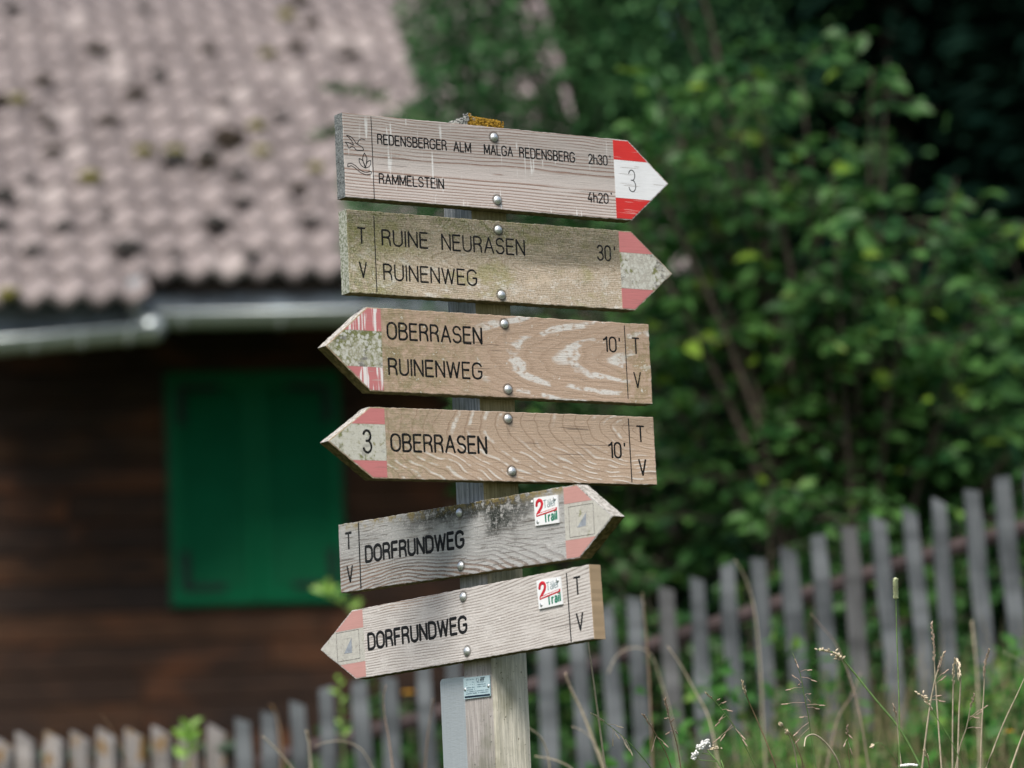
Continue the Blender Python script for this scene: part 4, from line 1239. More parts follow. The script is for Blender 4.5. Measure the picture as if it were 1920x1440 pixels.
def shrub(name, label, cat, base, height, spread, nbranch, leaf, nleaf, mat, individuals=0, group=None, lean=(0, 0), zlow=.15, seed=1, holes=None, skew=0.0):
    """a bush: stems fan out from the base, side twigs carry the leaves"""
    R = np.random.default_rng(seed)
    root = empty(name, (base[0], base[1], ground(base[0], base[1])))
    tag(root, label, cat, group)
    parts = []; LP, LN, LD = [], [], []
    tips = []
    for b in range(nbranch):
        an = 2*math.pi*R.random(); rr = math.sqrt(R.random())
        tip = np.array([math.cos(an)*rr*spread[0]+lean[0], math.sin(an)*rr*spread[1]+lean[1], height*(1-.42*rr**2)*R.uniform(.72, 1.0)*(1-skew*math.cos(an)*rr)])
        st = np.array([math.cos(an)*.10, math.sin(an)*.10, 0.])
        midp = st*.4 + tip*.5 + np.array([-tip[0]*.22, -tip[1]*.22, height*.08])
        ts = np.linspace(0, 1, 9)
        pts = [(1-t)**2*st + 2*t*(1-t)*midp + t*t*tip for t in ts]
        parts.append(tube_data([Vector(p) for p in pts], [(.020*(1-t)+.004)*height/3 for t in ts], 5, False))
        ntw = max(3, int(nleaf/nbranch/9))
        for k in range(ntw):
            t = R.uniform(zlow, 1.0)**.8
            p0 = (1-t)**2*st + 2*t*(1-t)*midp + t*t*tip
            dr = R.normal(size=3); dr[2] = abs(dr[2])*.25 - .08; dr /= np.linalg.norm(dr)
            ln = R.uniform(.18, .5)*height/3.2
            p1 = p0 + dr*ln + np.array([0, 0, -.06*ln])
            if k % 2 == 0: parts.append(tube_data([Vector(p0), Vector((p0+p1)/2+np.array([0, 0, .02])), Vector(p1)], [.005, .0035, .002], 4, False))
            for q in range(9):
                s_ = (q+.6)/9
                pos = p0 + (p1-p0)*s_ + R.normal(size=3)*.015
                side = np.cross(dr, [0, 0, 1]); side /= np.linalg.norm(side)+1e-6
                d = dr*.6 + side*(1 if q % 2 else -1)*.9 + R.normal(size=3)*.35 + np.array([0, 0, -.30])
                nrm = np.array([0, -.35, 1.0]) + R.normal(size=3)*.50
                LP.append(pos); LD.append(d); LN.append(nrm)
    LP, LD, LN = np.array(LP), np.array(LD), unit(np.array(LN))
    if holes is not None:
        keep = holes(LP + np.array(root.location)); LP, LD, LN = LP[keep], LD[keep], LN[keep]
    n = len(LP)
    L = leaf*R.uniform(.55, 1.25, n); Wd = L*R.uniform(.48, .68, n)
    v, f = merge(parts)
    mesh('stem', v, f, BARK, root, smooth=True)
    idx = np.arange(n)
    if individuals:
        order = np.argsort(LP[:, 1]-.15*LP[:, 2] + R.normal(size=n)*.25)      # those nearest to the camera show largest
        ind, idx = order[:individuals], order[individuals:]
        protos = []
        for k in range(3):
            V, FA = leaf_batch([[0, 0, 0]], [[0, 0, 1.]], [[0, 1., 0]], [1.0], [.58+.07*k], .22, True)
            me = bpy.data.meshes.new('leaf'); me.from_pydata([tuple(a) for a in V], [], [tuple(a) for a in FA]); me.materials.append(mat); me.update(); protos.append(me)
        for i in ind:
            N = Vector(LN[i]); D = Vector(LD[i]); D = (D - N*D.dot(N)).normalized(); T = D.cross(N)
            o = link('leaf', protos[int(R.integers(3))], root)
            Mx = Matrix.Identity(4)
            for a in range(3): Mx[a][0], Mx[a][1], Mx[a][2], Mx[a][3] = T[a]*L[i], D[a]*L[i], N[a]*L[i], LP[i][a]
            o.matrix_basis = Mx
    V, FA = leaf_batch(LP[idx], LN[idx], LD[idx], L[idx], Wd[idx], .22, leaf > .06)
    lo = np_mesh('foliage', V, FA, mat, root); tag(lo, kind='stuff')
    return root

shrub('hazel_bush', 'tall light green hazel bush right of the boards, arching over the fence', 'bush', (1.20, 12.2), 3.0, (.95, .75), 52, .090, 6600, LM_HAZEL, 290, seed=3, lean=(-.10, -.1), zlow=.12, skew=.30)
shrub('broadleaf_bush', 'dense mid green bush between the signpost and the hazel', 'bush', (.30, 13.4), 2.7, (.62, .6), 30, .085, 4200, LM_BUSH, 0, seed=5, zlow=.10)
shrub('broadleaf_bush', 'dark green bush at the right edge behind the tall pickets', 'bush', (2.25, 12.9), 1.95, (.85, .7), 30, .085, 3600, LM_BUSH, 0, seed=8, zlow=.10)
shrub('broadleaf_bush', 'low leafy bush growing against the brown house wall', 'bush', (-.52, 12.9), .98, (.62, .4), 20, .075, 1200, LM_BUSH, 0, seed=12, zlow=.3)
shrub('undergrowth_bush', 'dark undergrowth directly behind the middle of the picket fence', 'bush', (.75, 11.25), 1.15, (.95, .28), 30, .06, 3000, LM_BUSH, 0, seed=15, zlow=.1)
shrub('undergrowth_bush', 'dark undergrowth behind the right end of the picket fence', 'bush', (1.85, 11.2), 1.05, (.55, .28), 18, .06, 1600, LM_BUSH, 0, seed=16, zlow=.1)

def tree(name, label, cat, x, y, trunk_h, crown_c, crown_r, nclump, nleaf, leaf, mat, seed=1, holes=None, trunk_r=.12, group=None):
    R = np.random.default_rng(seed)
    z = ground(x, y)
    root = empty(name, (x, y, z)); tag(root, label, cat, group)
    cc = np.array(crown_c) - np.array([x, y, z]) + np.array([0, 0, Z0])
    parts = []
    pts = [Vector((0, 0, -.2)), Vector((.05, 0, cc[2]*.4)), Vector((cc[0]*.4, cc[1]*.4, cc[2]*.75)), Vector((cc[0], cc[1], cc[2]+crown_r[2]*.7))]
    sm = smoothline(pts, 4); n = len(sm)
    v, f = tube_data(sm, [trunk_r*(1-.85*i/(n-1)) for i in range(n)], 8, False)
    tr = mesh('trunk', v, f, BARK, root, smooth=True)
    LP, LD, LN = [], [], []
    for k in range(nclump):
        d = R.normal(size=3); d /= np.linalg.norm(d)
        rad = R.uniform(.25, 1.0)**.5
        c = cc + d*np.array(crown_r)*rad
        s0 = sm[int(R.uniform(.35, .95)*(n-1))]
        mid = (Vector(c)+s0)/2 + Vector((0, 0, .15))
        sam = np.array([list((s0*(1-t)**2 + mid*(2*t*(1-t)) + Vector(c)*t*t)) for t in (.25, .5, .7, .85, 1)]) + np.array(root.location)
        if k % 4 == 0 and (holes is None or holes(sam).all()):
            parts.append(tube_data([s0, mid, Vector(c)], [.020, .010, .003], 4, False))
        m_ = nleaf//nclump
        cr = R.uniform(.22, .42)*min(crown_r)
        off = R.normal(size=(m_, 3))*cr*np.array([1, 1, .62])
        off[:, 2] -= np.abs(R.normal(size=m_))*cr*.35
        LP.append(c + off); dd = off + R.normal(size=(m_, 3))*cr*.6; dd[:, 2] -= cr*.5
        LD.append(dd); LN.append(np.array([0, -.35, 1.0]) + R.normal(size=(m_, 3))*.6)
    v, f = merge(parts); mesh('limb', v, f, BARK, root, smooth=True)
    LP, LD, LN = np.concatenate(LP), np.concatenate(LD), unit(np.concatenate(LN))
    if holes is not None:
        keep = holes(LP + np.array(root.location)); LP, LD, LN = LP[keep], LD[keep], LN[keep]
    n = len(LP); L = leaf*R.uniform(.6, 1.25, n)
    V, FA = leaf_batch(LP, LN, LD, L, L*R.uniform(.5, .7, n), .2)
    tag(np_mesh('crown', V, FA, mat, root), kind='stuff')
    return root
# gaps in the crown through which the roof behind shows
def gap_fn(P):
    rel = P - np.array([0, 0, Z0])
    r_ = rel @ np.array(CR); u_ = rel @ np.array(CU); f_ = rel @ np.array(FWD)
    px = 960 + FPX*r_/f_; py = 720 - FPX*u_/f_
    keep = np.ones(len(P), bool)
    for gx, gy, rx, ry in ((1002, 10, 22, 22), (1040, 103, 25, 20), (990, 162, 21, 17), (1064, 178, 18, 36)):
        keep &= ((px-gx)/rx)**2 + ((py-gy)/ry)**2 > 1
    # the left side of the crown is ragged and leaves the roof free
    keep &= px > 742 + 55*np.clip((py-0)/200, 0, 1)*np.clip((230-py)/60, 0, 1) - 95*np.clip((py-200)/80, 0, 1)
    return keep
tree('ash_tree', 'leafy tree hiding the right end of the roof, its twigs above the signpost', 'tree', .62, 16.6, 2.0, (.22, 16.6, 4.55), (1.02, .8, 1.9), 190, 34000, .060, LM_TREE, 21, gap_fn, .11)

def twig(name, label, cat, ctrl, nleaf, leaf, mat, seed, group=None, spread=.06, rad=.006):
    R = np.random.default_rng(seed)
    root = empty(name, ctrl[0]); tag(root, label, cat, group)
    sm = smoothline([c-ctrl[0] for c in ctrl], 6); n = len(sm)
    v, f = tube_data(sm, [rad*(1-.7*i/(n-1)) for i in range(n)], 5)
    mesh('stem', v, f, simple('green_stem', (.10, .14, .05), .8, .2, 40), root, smooth=True)
    V0, F0 = leaf_batch([[0, 0, 0]], [[0, 0, 1.]], [[0, 1., 0]], [1.0], [.5], .2, True)
    me = bpy.data.meshes.new('leaf'); me.from_pydata([tuple(a) for a in V0], [], [tuple(a) for a in F0]); me.materials.append(mat)
    for k in range(nleaf):
        t = .45 + .55*(k+1)/nleaf; p = sm[int(t*(n-1))]
        an = k*2.4
        D = Vector((math.cos(an), math.sin(an)*.6, .9*R.uniform(.3, 1.2))).normalized()
        N = Vector((0, -1, .8)) + Vector(R.normal(size=3)*.35); N = (N - D*N.dot(D)).normalized(); T = D.cross(N)
        o = link('leaf', me, root); L = leaf*R.uniform(.7, 1.15)
        Mx = Matrix.Identity(4)
        for a in range(3): Mx[a][0], Mx[a][1], Mx[a][2], Mx[a][3] = T[a]*L, D[a]*L, N[a]*L, p[a]
        o.matrix_basis = Mx
    return root
twig('leafy_sprig', 'bright green sprig rising above the low lichen stained fence', 'plant', [at(345, 1500, 10.7), at(352, 1420, 10.7), at(354, 1368, 10.7)], 9, .070, LM_LIGHT, 4)
twig('leafy_sprig', 'pale leafy shoot beside the left tip of the lowest board', 'plant', [at(720, 1240, 12.2), at(670, 1160, 12.2), at(625, 1120, 12.2), at(604, 1112, 12.2)], 12, .062, LM_LIGHT, 6)
twig('leafy_sprig', 'thin shoot with small leaves between two grey pickets below the lowest board', 'plant', [at(650, 1480, 10.3), at(642, 1380, 10.3), at(636, 1275, 10.3)], 7, .036, LM_LIGHT, 9)
twig('hanging_branch', 'green leafy branch reaching in front of the roof beside the top board', 'branch', [at(800, 230, 15.8), at(730, 195, 15.8), at(670, 180, 15.8), at(612, 172, 15.8)], 15, .075, LM_BUSH, 31)
twig('hanging_branch', 'lower green branch in front of the roof just behind the top board', 'branch', [at(780, 330, 15.8), at(700, 270, 15.8), at(640, 255, 15.8), at(585, 262, 15.8)], 15, .075, LM_BUSH, 32)

def spruce(label, x, y, h, rad, n, seed, group='dark spruces behind the bushes'):
    R = np.random.default_rng(seed)
    z = ground(x, y); root = empty('spruce_tree', (x, y, z)); tag(root, label, 'tree', group)
    v, f = tube_data([Vector((0, 0, -.3)), Vector((0, 0, h*.5)), Vector((0, 0, h))], [.13, .09, .02], 8, False)
    mesh('trunk', v, f, BARK, root)
    t = R.random(n)**1.25; rr = rad*(1-t)**.8*np.sqrt(R.uniform(.15, 1, n)); an = R.uniform(0, 2*math.pi, n)
    P = np.stack([rr*np.cos(an), rr*np.sin(an), .3 + t*h*.98 - rr*.35], 1)
    D = np.stack([np.cos(an), np.sin(an), -.6+R.normal(size=n)*.3], 1); N = np.stack([-.1*np.cos(an), -.1*np.sin(an)-.2, np.ones(n)], 1) + R.normal(size=(n, 3))*.4
    L = R.uniform(.18, .42, n)
    V, FA = leaf_batch(P, unit(N), D, L, L*.42, .3)
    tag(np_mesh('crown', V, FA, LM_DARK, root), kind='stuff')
SPR = [(-5.5, 34, 13.5, 2.9), (-1.8, 33.5, 13, 2.8), (1.7, 30.5, 13, 2.4), (2.9, 24.5, 12, 2.2), (4.9, 26.5, 12.5, 2.4), (4.2, 20.5, 10.5, 1.9), (6.7, 29, 13, 2.7), (2.75, 22.8, 9.5, 1.3), (3.2, 31.5, 14, 2.7), (7.4, 22.5, 11, 2.3)]
WHERE = ['far left beyond the house', 'behind the house ridge', 'behind the ash tree', 'in the gap above the hazel bush', 'at the upper right corner', 'close behind the right hand bushes', 'beyond the right edge', 'between the ash and the hazel', 'in the rear row', 'outside the right hand row']
for i, (x, y, h, r) in enumerate(SPR):
    spruce('dark spruce ' + WHERE[i], x, y, h, r, 9000, 60+i)
def far_wood():
    R = np.random.default_rng(99); n = 110000
    X = R.uniform(-26, 26, n); Y = R.uniform(34, 46, n)
    Z = np.array([ground(a, b) for a, b in zip(X, Y)]) + R.random(n)**.8*13
    P = np.stack([X, Y, Z], 1); N = unit(R.normal(size=(n, 3))*.5 + np.array([0, -.4, .8])); D = R.normal(size=(n, 3)); D[:, 2] -= .6
    L = R.uniform(.25, .6, n)
    V, FA = leaf_batch(P, N, D, L, L*.4, .25)
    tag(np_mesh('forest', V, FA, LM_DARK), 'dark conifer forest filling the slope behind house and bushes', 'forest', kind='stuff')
far_wood()

# ------------------------------------------------------------------ low weeds and grass
def scatter_blades(name, n, region, hlo, hhi, wd, mat, seed, bend=.35):
    R = np.random.default_rng(seed)
    x0, x1, y0, y1 = region
    X = R.uniform(x0, x1, n); Y = R.uniform(y0, y1, n)
    Z = np.array([ground(a, b) for a, b in zip(X, Y)])
    H = R.uniform(hlo, hhi, n); an = R.uniform(0, 2*math.pi, n); b = R.uniform(.05, bend, n)*H
    dx, dy = np.cos(an), np.sin(an)
    w_ = wd*R.uniform(.6, 1.3, n)
    tx, ty = -dy, dx
    V = []
    for t, ww in ((0, 1), (.5, .75), (1, .05)):
        cx = X + dx*b*t*t; cy = Y + dy*b*t*t; cz = Z + H*(t - .12*t*t)
        V += [np.stack([cx+tx*w_*ww/2, cy+ty*w_*ww/2, cz], 1), np.stack([cx-tx*w_*ww/2, cy-ty*w_*ww/2, cz], 1)]
    V = np.stack(V, 1).reshape(-1, 3)
    base = np.arange(n)*6
    F = np.array([(0, 1, 3), (0, 3, 2), (2, 3, 5), (2, 5, 4)])
    return V, (base[:, None, None] + F[None]).reshape(-1, 3)
GR = leaf_mat('green_grass', (.05, .11, .025), (.14, .19, .06), (.30, .26, .13), .35, .6, .2, .3)
ST = leaf_mat('straw_grass', (.22, .18, .10), (.38, .31, .19), (.12, .16, .05), .3, .7, .15, .25)
va, fa = scatter_blades('g', 26000, (-4.5, 4.5, 5.0, 10.6), .12, .34, .006, GR, 1)
tag(np_mesh('grass', va, fa, GR), 'short green meadow grass around the post and fence', 'grass', kind='stuff')
va, fa = scatter_blades('g', 2300, (.45, 2.2, 6.7, 9.3), .36, .60, .0035, ST, 2, .5)
tag(np_mesh('dry_grass', va, fa, ST), 'dry straw coloured grass in front of the fence at lower right', 'grass', kind='stuff')
def weeds(region, n, hmax, leaf, mat, seed, label, rel=None):
    R = np.random.default_rng(seed); x0, x1, y0, y1 = region
    X = R.uniform(x0, x1, n); Y = R.uniform(y0, y1, n)
    clump = np.array([.45+.55*math.sin(a*5.1+b*2.3)*math.sin(b*4.0-a*1.7) for a, b in zip(X, Y)])
    Z = np.array([ground(a, b) for a, b in zip(X, Y)]) + R.random(n)*hmax*np.clip(clump+.35, .25, 1.2)
    P = np.stack([X, Y, Z], 1); N = unit(R.normal(size=(n, 3))*.55 + np.array([0, -.4, .9])); D = R.normal(size=(n, 3)); L = leaf*R.uniform(.6, 1.3, n)
    V, FA = leaf_batch(P, N, D, L, L*.55, .2, True)
    tag(np_mesh('weeds', V, FA, mat), label, 'weeds', kind='stuff')
weeds((.60, 2.3, 8.6, 9.75), 6500, .27, .055, LM_WEED, 1, 'bright green weeds at the foot of the right hand pickets')
weeds((-1.2, 1.0, 9.2, 10.2), 1500, .42, .05, LM_WEED, 2, 'patchy green weeds in front of the middle pickets')
weeds((-3.0, 3.0, 10.6, 13.5), 9000, .55, .06, LM_BUSH, 3, 'dark leafy undergrowth behind the fences')

# ------------------------------------------------------------------ single stalks
def stem_mat(n, c): return simple(n, c, .75, .2, 90)
M_STRAW = stem_mat('straw_stalk', (.50, .43, .31)); M_GREEN = stem_mat('green_stalk', (.15, .26, .08)); M_BROWN = stem_mat('brown_stalk', (.27, .18, .11))
M_HEADG = stem_mat('green_cream_head', (.42, .46, .28)); M_HEADT = stem_mat('tan_head', (.64, .54, .39)); M_PINK = stem_mat('pinkish_head', (.46, .34, .27)); M_WHITE = stem_mat('white_flower', (.82, .82, .80)); M_YEL = stem_mat('yellow_orange_flower', (.75, .38, .03))
def blob(p, r, ax, stretch, seed=0):
    """small grain / spikelet: spindle along ax"""
    ax = ax.normalized()
    ts = (-1, -.55, 0, .55, 1); rs = (.12, .75, 1, .7, .1)
    return tube_data([p + ax*(r*stretch*t) for t in ts], [r*q for q in rs], 6)
def stalk(label, pts, dist, kind, mat=M_STRAW, hmat=M_HEADT, r=.0011, head=.0, spikes=(), name='grass_stalk', cat='grass stalk', group='single grass stalks standing out of the meadow'):
    P = [at(a, b, dist + (i*.02)) for i, (a, b) in enumerate(pts)]     # from the tip downwards
    foot = P[-1].copy(); gz = ground(foot.x, foot.y)
    L = smoothline(P, 6)
    if foot.z > gz:
        d = P[-1]-P[-2]; d.z = min(d.z, -.01); d = d*((foot.z-gz+.02)/-d.z)
        d.x = max(-.2, min(.2, d.x)); d.y = max(-.1, min(.1, d.y))
        for q in (.33, .66, 1.0): L.append(foot + Vector((d.x*(q-.3*q*q), d.y*q, d.z*q)))
        P.append(L[-1])
    root = empty(name, P[-1]); tag(root, label, cat, group)
    L = [p - P[-1] for p in L]; n = len(L)
    v, f = tube_data(L, [r*(.55+.6*i/(n-1)) for i in range(n)], 5)
    mesh('stem', v, f, mat, root, smooth=True)
    S_ = []
    rr = random.Random(len(label)*7+int(pts[0][0]))
    # arc length along the stem
    acc = [0]
    for a, b in zip(L, L[1:]): acc.append(acc[-1]+(b-a).length)
    def along(s_):
        for i in range(1, n):
            if acc[i] >= s_:
                t = (s_-acc[i-1])/max(1e-9, acc[i]-acc[i-1]); return L[i-1].lerp(L[i], t), (L[i]-L[i-1]).normalized()
        return L[-1], (L[-1]-L[-2]).normalized()
    if kind == 'timothy':
        q = []; N = 14
        pts_ = [along(head*i/N)[0] for i in range(N+1)]
        rad = [.0040*(.45 if i == 0 else .9 if i in (1, N-1) else .5 if i == N else 1) for i in range(N+1)]
        S_.append(tube_data(pts_, rad, 9))
        for k in range(230):
            s_ = rr.uniform(.03, .97)*head; p, d = along(s_); a = rr.uniform(0, 6.28)
            o = Vector((math.cos(a), math.sin(a), 0))*.0040
            S_.append(blob(p+o, .0007, o.normalized()*.8-d*.8, 2.0))
    elif kind == 'spike':
        N = int(head/.0026)
        for k in range(N):
            s_ = head*(k+.5)/N; p, d = along(s_); a = rr.uniform(0, 6.28); o = Vector((math.cos(a), math.sin(a)*.6, 0))
            S_.append(blob(p+o*.0016, .0011*rr.uniform(.8, 1.3), -d*1.0+o*.45, 3.0))
    elif kind == 'clump':
        for k in range(int(head/.0012)):
            s_ = head*rr.random(); p, d = along(s_); a = rr.uniform(0, 6.28)
            cl = .0060*(1+.9*math.sin(s_*260)); o = Vector((math.cos(a), math.sin(a), rr.uniform(-.8, .8)))*cl*rr.random()
            S_.append(blob(p+o, .0018, o+Vector((0, 0, .002))-d*.003, 2.1))
    elif kind == 'bud':
        p, d = along(head*.5); S_.append(blob(p, .0034, d, 2.0)); 
        for k in range(14):
            o = Vector((rr.gauss(0, 1), rr.gauss(0, 1), rr.gauss(0, 1)))*.0016; S_.append(blob(p+o-d*.001*k*.2, .0013, d, 3))
    # side branches: (distance from the tip in m, end px, end py)
    for (s_, ex, ey) in spikes:
        p, d = along(s_); e = at(ex, ey, dist) - P[-1]; e.y = p.y + rr.uniform(-.02, .02)
        midp = (p+e)/2 + Vector((0, 0, .002))
        S_.append(tube_data([p, midp, e], [.00045, .0004, .0003], 4))
        for q in range(3 if kind != 'panicle' else 2):
            t = 1 - q*.12; pp = p.lerp(e, t); S_.append(blob(pp, .0013, (e-p)+Vector((0, 0, rr.uniform(-.003, .003))), 3.2))
    if S_:
        v, f = merge(S_); mesh('seed_head', v, f, hmat, root, smooth=True)
    return root
stalk('straight straw stalk coming out below the right end of the lowest board', [(1102, 1196), (1112, 1270), (1124, 1360), (1136, 1450)], 6.35, 'plain', M_STRAW, r=.0021)
stalk('tall green stalk with a cylindrical cream timothy head', [(1679, 1083), (1680, 1127), (1682, 1210), (1686, 1330), (1686, 1450)], 5.98, 'timothy', M_GREEN, M_HEADG, .0013, .041)
stalk('nodding green stalk with a fat lumpy cream head left of the timothy', [(1534, 1218), (1568, 1226), (1592, 1250), (1640, 1310), (1690, 1372), (1732, 1450)], 6.25, 'clump', M_GREEN, M_HEADT, .0022, .062)
stalk('thin straw stalk with a long narrow spike right of the timothy', [(1747, 1166), (1751, 1215), (1753, 1260), (1758, 1340), (1766, 1450)], 6.1, 'spike', M_STRAW, M_PINK, .0016, .075)
stalk('feathery straw panicle with upswept side spikelets', [(1770, 1222), (1757, 1262), (1746, 1310), (1736, 1380), (1728, 1450)], 6.05, 'spike', M_STRAW, M_PINK, .0020, .040, [(.058, 1778, 1256), (.070, 1774, 1268), (.095, 1775, 1313), (.09, 1766, 1303), (.05, 1768, 1240)])
stalk('fine green stalk with a small knotted brown head leaning left', [(1724, 1298), (1740, 1318), (1756, 1345), (1785, 1392), (1810, 1450)], 6.0, 'clump', M_GREEN, M_HEADT, .0009, .048)
stalk('left one of two close upright straw stalks near the right edge', [(1790, 1234), (1788, 1262), (1787, 1300), (1786, 1370), (1786, 1450)], 6.1, 'spike', M_STRAW, M_HEADT, .0017, .055)
stalk('straw stalk with a hooked top close beside its upright neighbour', [(1800, 1268), (1798, 1245), (1793, 1235), (1797, 1262), (1801, 1280), (1798, 1340), (1795, 1450)], 6.12, 'spike', M_STRAW, M_HEADT, .0016, .05, [(.055, 1807, 1260), (.06, 1804, 1270)])
stalk('slim straw spike curving slightly right near the right edge', [(1856, 1217), (1847, 1245), (1845, 1290), (1841, 1360), (1838, 1450)], 6.15, 'spike', M_STRAW, M_PINK, .0015, .062)
stalk('short forked straw panicle under the slim spike', [(1827, 1300), (1819, 1330), (1812, 1365), (1800, 1400), (1790, 1450)], 6.2, 'spike', M_STRAW, M_PINK, .0013, .03, [(.055, 1855, 1322), (.06, 1842, 1334), (.05, 1836, 1345), (.075, 1846, 1362)])
stalk('bare straw stalk slanting in from the right edge', [(1935, 1240), (1908, 1300), (1880, 1360), (1845, 1450)], 6.2, 'plain', M_STRAW, r=.0015)
stalk('thick bare straw stalk in the lower right corner', [(1932, 1345), (1915, 1385), (1892, 1450)], 6.1, 'plain', M_STRAW, r=.0022)
stalk('open panicle with many spread spikelets left of the cream clump head', [(1486, 1224), (1500, 1262), (1509, 1310), (1516, 1345), (1522, 1390), (1532, 1450)], 6.0, 'panicle', M_GREEN, M_PINK, .0010, 0,
      [(.0, 1493, 1240), (.012, 1496, 1250), (.04, 1520, 1256), (.05, 1530, 1276), (.062, 1490, 1266), (.070, 1477, 1293), (.085, 1524, 1298), (.10, 1472, 1318), (.105, 1548, 1320), (.11, 1540, 1326), (.06, 1501, 1282), (.085, 1522, 1312), (.13, 1507, 1342), (.14, 1495, 1375), (.15, 1500, 1388)])
stalk('orange brown stalk with a stubby bud head', [(1391, 1276), (1399, 1302), (1406, 1320), (1426, 1365), (1452, 1430), (1458, 1455)], 6.0, 'spike', M_BROWN, M_HEADT, .0012, .032)
stalk('reddish spike with small side spikelets right of the straight straw stalk', [(1247, 1309), (1252, 1335), (1262, 1370), (1270, 1400), (1278, 1450)], 6.05, 'spike', M_BROWN, M_PINK, .0010, .038, [(.045, 1249, 1345), (.06, 1272, 1372), (.055, 1263, 1348), (.07, 1252, 1374)])
stalk('green stalk leaning right with loose pale spikelets below', [(1109, 1337), (1135, 1355), (1172, 1385), (1205, 1420), (1228, 1450)], 6.0, 'spike', M_GREEN, M_HEADT, .0010, .03,
      [(.04, 1166, 1363), (.05, 1160, 1382), (.055, 1150, 1394), (.075, 1180, 1405), (.085, 1186, 1413), (.07, 1176, 1400)])
stalk('short brown bent spike left of the reddish spike', [(1205, 1339), (1221, 1362), (1236, 1388), (1250, 1415), (1262, 1450)], 6.05, 'spike', M_BROWN, M_PINK, .0010, .03, [(.055, 1224, 1405), (.06, 1252, 1398)])
stalk('arched green panicle between the yarrow and the open panicle', [(1324, 1298), (1344, 1319), (1372, 1355), (1398, 1400), (1422, 1450)], 6.1, 'spike', M_GREEN, M_PINK, .0010, .02,
      [(.03, 1349, 1311), (.04, 1360, 1316), (.05, 1372, 1332), (.06, 1352, 1348), (.065, 1345, 1358), (.09, 1342, 1389), (.085, 1355, 1385), (.095, 1402, 1395), (.10, 1398, 1383)])
stalk('thin stalk with a single plump seed bud arching left', [(1633, 1401), (1645, 1393), (1660, 1400), (1682, 1428), (1690, 1455)], 6.05, 'bud', M_GREEN, M_HEADT, .0009, .012)
stalk('pair member with a papery pale bud on a straw stem', [(1473, 1367), (1482, 1384), (1490, 1410), (1497, 1455)], 6.05, 'bud', M_STRAW, M_HEADT, .0014, .020)
stalk('brown drooping bud left of the papery pale bud', [(1461, 1354), (1472, 1366), (1488, 1385), (1502, 1420), (1510, 1455)], 6.12, 'bud', M_BROWN, M_HEADT, .0010, .018)
stalk('curved dry straw blade arching over to the right', [(1508, 1400), (1512, 1382), (1528, 1378), (1550, 1395), (1570, 1425), (1578, 1455)], 6.0, 'plain', M_STRAW, r=.0020)
stalk('small upright brown panicle under the cream clump head', [(1588, 1360), (1589, 1385), (1592, 1420), (1596, 1455)], 6.0, 'spike', M_BROWN, M_PINK, .0008, .02, [(.02, 1597, 1382), (.03, 1583, 1398), (.035, 1600, 1410)])
stalk('short straw spike rising just left of the timothy stem', [(1675, 1320), (1681, 1350), (1686, 1400), (1692, 1455)], 6.1, 'spike', M_STRAW, M_PINK, .0011, .028)
stalk('brown seed head low beside the feathery panicle', [(1733, 1405), (1740, 1425), (1746, 1455)], 6.0, 'spike', M_BROWN, M_HEADT, .0010, .03)
# out of focus ones nearer to the fence
bl = 'blurred stalks between signpost and fence'
stalk('long curved greenish stalk in front of the middle pickets', [(1378, 1050), (1398, 1085), (1414, 1140), (1424, 1230), (1430, 1340), (1436, 1450)], 8.3, 'plain', M_STRAW, r=.0019, group=bl)
stalk('upright brown stalk with a pale head in front of the fence beside the lowest board', [(1204, 1112), (1207, 1140), (1214, 1220), (1220, 1330), (1224, 1450)], 7.9, 'spike', M_BROWN, M_HEADT, .0021, .035, group=bl)
stalk('grass blade arching over like a bow beside the lowest board', [(1140, 1262), (1158, 1228), (1190, 1214), (1220, 1228), (1240, 1280), (1262, 1360), (1275, 1450)], 8.2, 'plain', M_STRAW, r=.0016, group=bl)
stalk('broad tan blade drooping left in front of the pickets', [(1252, 1212), (1275, 1245), (1300, 1290), (1330, 1350), (1350, 1450)], 7.7, 'plain', M_HEADT, r=.0019, group=bl)
stalk('tan spike leaning left near the straight straw stalk', [(1060, 1262), (1072, 1295), (1096, 1345), (1135, 1450)], 7.4, 'spike', M_STRAW, M_PINK, .0030, .05, group=bl)
stalk('low tan blade crossing behind the straight straw stalk', [(1072, 1362), (1100, 1376), (1124, 1410), (1140, 1455)], 7.3, 'plain', M_STRAW, r=.0016, group=bl)
stalk('tan blade right against the post foot', [(990, 1365), (1012, 1380), (1026, 1410), (1032, 1455)], 7.2, 'plain', M_STRAW, r=.0019, group=bl)
stalk('second tan blade low beside the post foot', [(1003, 1418), (1040, 1425), (1070, 1440), (1085, 1460)], 7.2, 'plain', M_STRAW, r=.0021, group=bl)
stalk('pale upright stalk in front of the tallest pickets', [(1822, 1165), (1828, 1220), (1834, 1300), (1838, 1450)], 8.2, 'spike', M_STRAW, M_HEADT, .0030, .08, group=bl)
stalk('yellowish blade entering at the right edge', [(1880, 1222), (1910, 1238), (1935, 1262), (1960, 1330), (1975, 1450)], 7.8, 'plain', M_HEADG, r=.0016, group=bl)
stalk('blurred straw tip above the cream clump head', [(1520, 1150), (1545, 1180), (1566, 1205), (1590, 1260), (1612, 1340), (1630, 1450)], 7.3, 'plain', M_PINK, r=.0013, group=bl)
stalk('wide pinkish blade leaning right behind the cream clump head', [(1614, 1262), (1596, 1305), (1570, 1350), (1548, 1450)], 7.8, 'plain', M_PINK, r=.0017, group=bl)
stalk('greyish kinked blade left of the steel flat', [(724, 1285), (719, 1310), (722, 1345), (730, 1390), (738, 1455)], 7.2, 'plain', M_PINK, r=.0019, group=bl)
